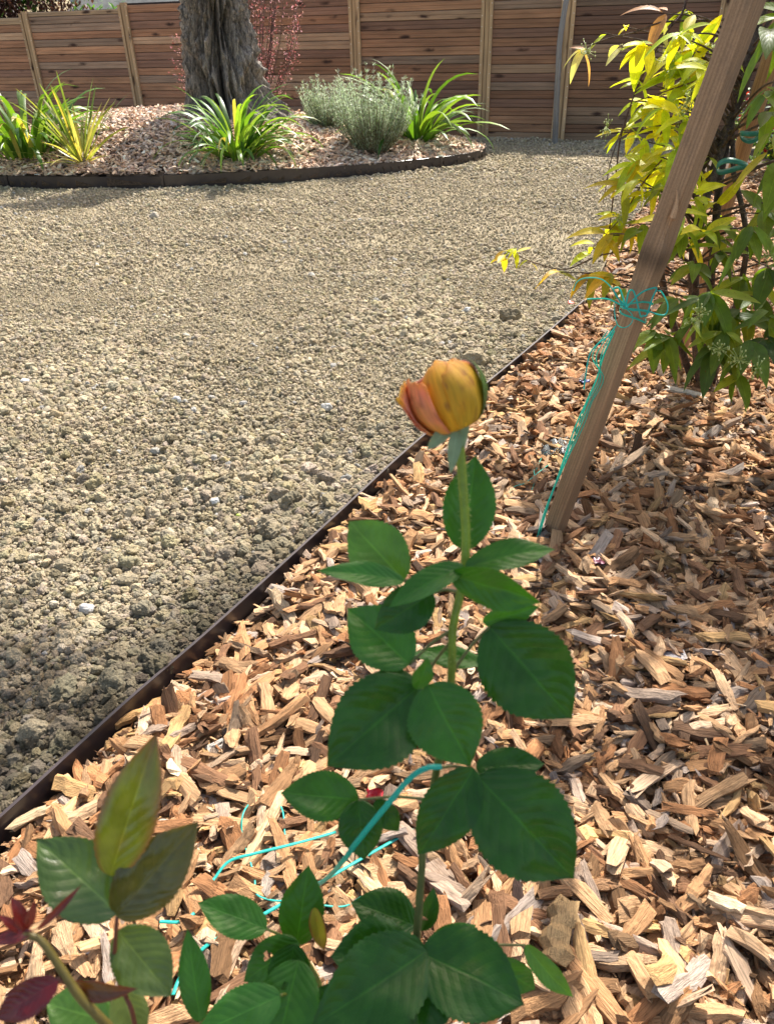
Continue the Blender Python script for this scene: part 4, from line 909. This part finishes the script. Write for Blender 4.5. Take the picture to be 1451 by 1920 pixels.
def sd_(y): return float(np.interp(y, [720, 1200, 1800, 2000], [.45, .47, .53, .56]))
a = Acc(); SP = [(858, 792), (863, 850), (868, 920), (873, 1000), (871, 1060), (862, 1115), (849, 1180), (846, 1270), (837, 1350), (822, 1425), (808, 1500), (795, 1570), (789, 1650), (784, 1720), (778, 1790), (770, 1880), (765, 1990)]
SW = [at(x_, y_, sd_(y_)) for x_, y_ in SP]+[np.array([.015, .27, .45]), np.array([.02, .22, 0.0])]
tube(a, SW, [.0029, .0028, .0027, .0027, .0026, .0026, .0025, .0025, .0026, .0025, .0025, .0025, .0025, .0028, .003, .0035, .004, .0055, .007], (.13, .20, .02), 14, 150, .08)
P = smooth_path(SW, 150)
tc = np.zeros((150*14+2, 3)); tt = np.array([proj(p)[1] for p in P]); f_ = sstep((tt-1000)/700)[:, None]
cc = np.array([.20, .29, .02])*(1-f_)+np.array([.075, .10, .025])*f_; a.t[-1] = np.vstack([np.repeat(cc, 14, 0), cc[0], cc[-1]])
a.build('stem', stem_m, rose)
# bristles and thorns
a = Acc(); r = random.Random(2)
for i in range(8, 60):
    for k in range(5):
        q = r.uniform(0, 6.28); T = norm(P[i+1]-P[i]); e1 = norm(np.cross(T, [0.3, 1, 0])); e2 = np.cross(T, e1); dd2 = e1*math.cos(q)+e2*math.sin(q); p0 = P[i]+dd2*.0028+T*r.uniform(-.003, .003)
        tube(a, [p0, p0+dd2*.0016], [.00018, .00012], (.34, .40, .12), 3, 2)
a.build('bristles', stem_m, rose)
for i, q in ((66, 0), (84, 2), (99, 3.2), (108, 0)):
    a = Acc(); T = norm(P[i+1]-P[i]); dd2 = norm(Rv*math.cos(q)+Fv*.3); tube(a, [P[i]+dd2*.001, P[i]+dd2*.004, P[i]+dd2*.007-T*-.002], [.0018, .0011, .0002], (.25, .12, .05), 6, 6); a.build('thorn', stem_m, rose)
# the bud
bud = None
C0 = at(858, 800, .45); C1 = at(814, 680, .442); axb = norm(C1-C0); Lb = np.linalg.norm(C1-C0)
vwb = norm(CAM-C0); s1 = norm(np.cross(axb, vwb)); s1 = s1 if s1@Rv > 0 else -s1; f1 = norm(np.cross(s1, axb)); f1 = f1 if f1@vwb > 0 else -f1
budp = Acc(); V0, F0 = ico(3)
hp = C0-axb*.001; PR = [(0, .0030), (.18, .0045), (.45, .0060), (.75, .0072), (1, .0080)]
tube(budp, [at(862, 838, .45), at(861, 822, .45), at(859, 806, .45), at(855, 790, .45), at(852, 782, .449)], [.0032, .0048, .0068, .0080, .0085], (.20, .30, .16), 20, 30, .03)
budo = budp.build('flower_bud', stem_m, rose)
def petal(a0, span, rs, top, flare, c0, c1, tipc, nt_=26, nu_=30, z0=0.0, ruf=.05, curlback=0.0, seed=0):
    t_ = np.linspace(0, 1, nt_); u_ = np.linspace(-1, 1, nu_); UU, TT = np.meshgrid(u_, t_)
    nz_ = fbm(np.stack([UU*3+seed, UU*0+seed*2.1, UU*0], -1), 2, seed)
    ht = top*(1-.16*np.abs(UU)**3)*(1+ruf*nz_); tt_ = TT*ht
    rad_ = rs*(np.sin(np.pi*np.clip(tt_*.78+.12, 0, 1))**.58)
    rad_ = rad_*(1-.02*TT)+flare*np.clip(TT-.6, 0, 1)**2*4+curlback*np.abs(UU)**4
    rad_ = rad_*(1+.05*n2(UU*2+seed, TT*2, 1, 2, seed))
    an_ = a0+UU*span/2*(1-.0*TT)
    P = C0+axb*(tt_*Lb)[..., None]+s1*(np.cos(an_)*rad_)[..., None]+f1*(np.sin(an_)*rad_)[..., None]
    e = np.clip(TT*.75+.4*np.abs(UU)**3+.25*n2(UU*3+seed, TT*3, 1, 3, seed+4), 0, 1)[..., None]; e2_ = np.clip((TT-.86)*7+.6*(np.abs(UU)>.93), 0, 1)[..., None]
    col = np.array(c0)*(1-e)+np.array(c1)*e; col = col*(1-e2_)+np.array(tipc)*e2_
    st_ = np.clip(n2(UU*7+seed*3, TT*5, 1, 2, seed+9)-.45, 0, 1)[..., None]*1.2; st_ = np.maximum(st_*.75, .7*np.exp(-((UU+.1)**2*14+(TT-.74)**2*60))[..., None]*(n2(UU*9+seed, TT*14, 1, 2, seed+2) > -.05)[..., None]); col = col*(1-st_)+np.array((.36, .09, .03))*st_
    A = Acc(); A.add(P.reshape(-1, 3), grid_faces(nu_, nt_), np.clip(col, 0, 1).reshape(-1, 3), np.stack([UU+seed, TT, 0*UU], -1).reshape(-1, 3)); o = A.build('petal', petal_m, budo); sm = o.modifiers.new('thick', 'SOLIDIFY'); sm.thickness = .0006; return o
YEL, ORA, PNK, RED = (.92, .58, .03), (.92, .44, .06), (.90, .36, .26), (.70, .10, .03)
WL[budo.name] = WL['rose_plant'] if 'rose_plant' in WL else WL[rose.name]
h = math.pi/2; random.seed(3)
petal(h+.2, 2.5, .0175, .80, .000, YEL, ORA, ORA, seed=1)
petal(h-1.9, 2.4, .0178, .86, .001, YEL, ORA, PNK, seed=2)
petal(h+2.2, 2.5, .0182, .84, .001, YEL, ORA, PNK, seed=3)
petal(h-.35, 2.1, .0195, .99, .000, YEL, (.82, .40, .02), ORA, seed=4)
petal(h+1.25, 1.8, .0215, .90, .005, (.92, .46, .10), (.90, .34, .24), (.92, .40, .10), seed=5, curlback=.003)
petal(h+1.85, 1.5, .0235, .86, .007, (.88, .34, .10), PNK, YEL, seed=6, curlback=.002, ruf=.05)
petal(h+2.35, 1.1, .0245, .80, .006, (.85, .30, .10), (.90, .42, .30), YEL, seed=14, curlback=.003, ruf=.09)
petal(h+1.45, .9, .0238, .84, .006, (.92, .50, .06), (.90, .40, .28), ORA, seed=15, curlback=.003, ruf=.08)
petal(h-2.6, 2.2, .0205, .86, .003, YEL, ORA, PNK, seed=8)
petal(h-.75, 1.5, .0212, .93, .000, (.72, .46, .03), (.80, .40, .02), (.8, .35, .04), seed=7)
for (q, sp_, tp_, rs_, sd2) in ((h-1.55, .55, .92, .0225, 11), (h-.9-2.2, .5, .8, .0235, 12)):
    t_ = np.linspace(0, 1, 16); u_ = np.linspace(-1, 1, 7); UU, TT = np.meshgrid(u_, t_); wdt = sp_*np.sin(np.pi*np.clip(TT*.8+.2, 0, 1))**.9
    an_ = q+UU*wdt; rad_ = rs_*(np.sin(np.pi*np.clip(TT*tp_*.78+.12, 0, 1))**.58)+.001+.002*TT
    Pp = C0+axb*(TT*tp_*Lb)[..., None]+s1*(np.cos(an_)*rad_)[..., None]+f1*(np.sin(an_)*rad_)[..., None]
    A = Acc(); A.add(Pp.reshape(-1, 3), grid_faces(7, 16), (.07, .16, .03), np.stack([UU, TT, 0*UU], -1).reshape(-1, 3)); A.build('sepal', rose_leaf_m, budo)
for tipx, tipy in ((800, 838), (845, 880)):                  # two sepals hanging below
    A = Acc(); b_ = at(846 if tipx < 830 else 858, 800, .443); e_ = at(tipx, tipy, .44); lance(A, b_, e_-b_, vwb, float(np.linalg.norm(e_-b_)), .008, (.22, .32, .20), .05, 8); A.build('sepal', rose_leaf_m, budo)
RL = [ # base, tip, width px, depth base, depth tip, tint, roll, curl, kwargs
 ((868, 1030), (893, 853), 100, .475, .475, MG, 15, .06), ((872, 1068), (1038, 1018), 58, .46, .45, MG, -35, .12), ((846, 1078), (1016, 1128), 72, .452, .43, MG, 20, -.05),
 ((870, 1062), (728, 1130), 52, .452, .44, MG, 30, .12), ((758, 1088), (652, 975), 112, .475, .49, BG, -8, .05), ((757, 1090), (597, 1064), 44, .468, .46, LG, 40, .06),
 ((812, 1112), (702, 1180), 88, .46, .455, DG, 0, .12), ((768, 1246), (652, 1138), 118, .48, .49, LG, 0, .05), ((906, 1242), (768, 1222), 40, .50, .50, LG, 35, .05),
 ((917, 1175), (1074, 1352), 172, .475, .465, DG, 0, .08), ((905, 1166), (1010, 1140), 42, .48, .47, LG, 35, .05), ((787, 1285), (612, 1438), 165, .465, .45, DG, 0, .07),
 ((802, 1284), (880, 1438), 142, .455, .44, MG, 0, .06), ((782, 1292), (803, 1235), 36, .452, .445, MG, 30, .05), ((785, 1285), (688, 1262), 36, .475, .48, DG, 30, .05),
 ((888, 1440), (783, 1608), 104, .485, .48, DG, 0, .07), ((895, 1455), (1082, 1655), 186, .485, .475, DG, 0, .09), ((892, 1440), (1022, 1430), 66, .49, .49, DG, -20, .06),
 ((672, 1500), (525, 1485), 90, .52, .52, MG, 10, .12), ((672, 1500), (682, 1614), 84, .515, .505, DG, 0, .1), ((705, 1500), (748, 1562), 46, .52, .52, DG, 20, .1),
 ((778, 1735), (660, 1690), 92, .56, .56, DG, 10, .08), ((772, 1792), (622, 1790), 130, .54, .53, DG, 0, .10), ((800, 1782), (588, 1925), 158, .51, .47, DG, 0, .10), ((812, 1800), (742, 1960), 120, .53, .50, DG, 10, .08),
 ((788, 1785), (985, 1880), 158, .51, .49, DG, 0, .10), ((800, 1795), (893, 1735), 62, .55, .56, MG, 10, .06), ((792, 1745), (815, 1666), 34, .54, .54, DG, 20, .05),
 ((985, 1772), (1074, 1880), 42, .55, .54, BG, 25, .15), ((930, 1800), (1005, 1862), 60, .55, .55, MG, 15, .1), ((770, 1790), (790, 1965), 170, .52, .48, DG, 10, .08)]
for k_, (b_, t_, w_, d0, d1, c_, ro, cu) in enumerate(RL): rleaf(rose, b_, t_, w_*1.04, d0, d1, c_, ro+(k_*7 % 5-2)*5, .24+.05*(k_ % 4), cu+.02, wave=.035+.012*(k_ % 3))
for (p, q) in (((865, 1105), (872, 1065)), ((862, 1110), (846, 1080)), ((862, 1112), (812, 1112)), ((866, 1070), (757, 1090)), ((848, 1180), (768, 1246)), ((847, 1262), (917, 1175)), ((847, 1200), (787, 1288)), ((840, 1320), (802, 1284)), ((820, 1440), (892, 1445)), ((808, 1500), (672, 1500)),
               ((870, 1050), (868, 1030)), ((782, 1760), (772, 1792)), ((779, 1775), (790, 1785)), ((782, 1740), (778, 1735)), ((790, 1785), (985, 1772))):
    px_tube(rose, [(p[0], p[1], sd_(p[1])), ((p[0]+q[0])/2, (p[1]+q[1])/2-6, sd_((p[1]+q[1])/2)+.006), (q[0], q[1], sd_(q[1])+.005)], [.0012, .0010, .0009], (.14, .15, .04), 'leaf_stalk', n=7)
# twine strand tied to the rose stem
a = Acc(); ribbon(a, [at(828, 1438, .482), at(800, 1440, .480), at(768, 1460, .482), at(722, 1514, .488), at(670, 1578, .497), at(640, 1618, .53), at(606, 1652, .66), at(560, 1680, .9)], .0034, (1, 1, 1), 50, None, .5)
tag(a.build('twine_strand', twine_m), 'taut turquoise twine tied to the rose stem in front of its leaves', 'twine')
# low rose shoots, bottom centre left
low_b = np.array([-.12, .30, .0]); low = thing('rose_shrub', tuple(low_b), 'low green rose shoot with chewed leaves at the bottom left of the tall rose', 'rose')
RL2 = [((500, 1742), (372, 1690), 76, .56, .56, LG, 10, .1, None), ((556, 1772), (578, 1626), 88, .57, .57, MG, 0, .06, None), ((560, 1766), (455, 1842), 82, .56, .55, MG, 0, .1, [(.3, .5, .07), (-.4, .3, .05)]),
       ((376, 1915), (352, 1744), 60, .50, .51, MG, 0, .06, None), ((552, 1770), (530, 1884), 82, .55, .54, DG, 0, .08, None), ((526, 1866), (366, 1940), 92, .50, .48, LG, 0, .08, None), ((560, 1800), (515, 1985), 120, .52, .49, MG, 0, .08, [(.2, .3, .05)]), ((600, 1850), (660, 1990), 120, .52, .5, DG, 0, .08, None)]
for (b_, t_, w_, d0, d1, c_, ro, cu, ho) in RL2: rleaf(low, b_, t_, w_, d0, d1, c_, ro, .2, cu, holes=ho)
rleaf(low, (590, 1702), (606, 1788), 32, .56, .56, (.30, .28, .02), 20, .3, .12, rim=(.22, .04, .02), label='yellowing leaf with scorched brown edge')
a = Acc(); SW2 = [at(552, 1768, .565), at(575, 1800, .565), at(600, 1850, .57), at(610, 1930, .60), np.array([-.10, .33, .4]), low_b]
tube(a, SW2, [.0013, .0016, .002, .0025, .003, .004], (.16, .19, .03), 9, 60); tube(a, [at(500, 1742, .56), at(530, 1755, .562), at(556, 1772, .565)], [.0009, .0012], (.16, .19, .03), 7, 12)
tube(a, [at(376, 1915, .50), at(420, 1960, .53), at(600, 2000, .62)], [.0012, .002], (.16, .19, .03), 7, 12); tube(a, [at(526, 1866, .50), at(560, 1860, .53), at(602, 1860, .57)], [.0009, .0013], (.16, .19, .03), 7, 12)
a.build('stem', stem_m, low)
# reddish young rose at the left
lf_b = np.array([-.25, .25, 0]); lf = thing('rose_shrub', tuple(lf_b), 'young rose shoot with olive leaves and dark red tips at the lower left corner', 'rose')
OL = (.10, .13, .012); PU = (.16, .05, .03)
rleaf(lf, (208, 1642), (288, 1384), 112, .40, .39, (.16, .20, .012), -6, .28, .10, young_leaf_m, (.20, .08, .03), label='upright glossy olive leaf with a purple rim', shape=.9)
rleaf(lf, (222, 1712), (70, 1572), 138, .40, .40, (.06, .12, .022), 5, .2, .06, young_leaf_m)
rleaf(lf, (218, 1718), (368, 1545), 122, .40, .40, (.075, .08, .012), 0, .25, .07, young_leaf_m, (.11, .09, .015))
rleaf(lf, (222, 1745), (322, 1868), 108, .41, .40, (.085, .14, .02), 0, .2, .06, young_leaf_m)
rleaf(lf, (205, 1915), (85, 1880), 110, .43, .43, (.10, .24, .04), 0, .2, .08)
rleaf(lf, (228, 1850), (262, 1965), 72, .42, .41, (.16, .22, .05), 0, .2, .05)
rleaf(lf, (110, 1838), (-15, 1915), 68, .37, .365, (.11, .008, .010), 0, .3, .10, young_leaf_m, label='dark red young leaf')
rleaf(lf, (128, 1845), (248, 1868), 34, .38, .375, (.10, .04, .012), 40, .3, .18, young_leaf_m, (.16, .02, .015), label='small bronze red leaf')
for (b_, t_, w_) in (((72, 1742), (150, 1666), 15), ((62, 1748), (-22, 1768), 26), ((50, 1745), (24, 1682), 26), ((52, 1742), (66, 1690), 18), ((40, 1750), (0, 1715), 18)):
    rleaf(lf, b_, t_, w_, .37, .365, (.13, .012, .012), 15, .35, .1, young_leaf_m, label='narrow dark red young leaf')
a = Acc(); tube(a, [at(28, 1748, .37), at(75, 1762, .37), at(112, 1812, .372), at(150, 1868, .375), at(215, 1938, .385), at(270, 2010, .42), np.array([-.22, .27, .5]), lf_b], [.0013, .0018, .0020, .0022, .0024, .0030, .005, .006], (.13, .10, .02), 12, 70, .04)
tube(a, [at(220, 1720, .40), at(217, 1760, .402), at(214, 1815, .405)], [.0010, .0012], (.16, .04, .02), 8, 12); tube(a, [at(236, 1868, .405), at(250, 1905, .405), at(262, 1990, .42)], [.0011, .0015], (.16, .04, .02), 8, 12)
tube(a, [at(214, 1812, .404), at(224, 1842, .404), at(238, 1872, .405)], [.0012, .0012], (.16, .04, .02), 8, 12); tube(a, [at(108, 1835, .371), at(132, 1846, .374), at(145, 1860, .375)], [.0012, .0014], (.16, .04, .02), 8, 10)
a.build('stem', stem_m, lf)

# ------------------------------------------------------------------ unseen tree added right of the frame to shade roses, mulch and soil
tp0 = np.array([3.4, 3.6, 0.0]); t = thing('added_shade_tree', tuple(tp0), 'unseen slim leafy tree added so that its high crown shades the roses', 'tree')
s = Acc(); a = Acc(); r = random.Random(31); cz = 3.6
tube(s, [tp0-[0, 0, .1], tp0+[-.1, -.1, 1.5], tp0+[-.5, -.3, 2.8], [1.9, 2.9, 3.7], [1.2, 2.4, 4.0]], [.09, .08, .06, .04, .015], (.17, .14, .11), 12, 40, .1)
def shade_center(G, z): k = (z-G[2])/SD[2]; return np.array([G[0]+SD[0]*k, G[1]+SD[1]*k, z])
cl = [(shade_center((.05, .45, .80), 3.6), .24, 380), (shade_center((0, .40, .65), 3.9), .32, 420), (shade_center((-.13, .42, .7), 3.8), .22, 120), (shade_center((.25, .5, .6), 3.7), .3, 350),
      (shade_center((.85, 1.35, 0), 3.8), .42, 150), (shade_center((1.2, 1.0, 0), 4.0), .4, 180), (shade_center((.9, .8, 0), 3.9), .4, 170), (shade_center((.75, 1.9, 0), 3.7), .28, 90), (shade_center((-.95, 1.25, 0), 4.0), .25, 110)]
for (c, R_, n) in cl:
    tube(s, [tp0+[-.5, -.3, 2.8], (tp0+[-.5, -.3, 2.8]+c)/2+[0, 0, .3], c], [.03, .02, .008], (.17, .14, .11), 6, 14)
    for k in range(n):
        e = np.array([r.gauss(0, .5), r.gauss(0, .5), r.gauss(0, .35)])*R_; lance(a, c+e, np.array([r.uniform(-1, 1), r.uniform(-1, 1), r.uniform(-.8, .2)]), np.array([r.uniform(-.4, .4), r.uniform(-.4, .4), 1]), .10, .05, (.08, .16, .03), .15, 5)
s.build('trunk', bark_m, t); a.build('crown', shrub_leaf_m, t)
print('done', sum(len(o.data.polygons) for o in C.objects if o.type == 'MESH'))
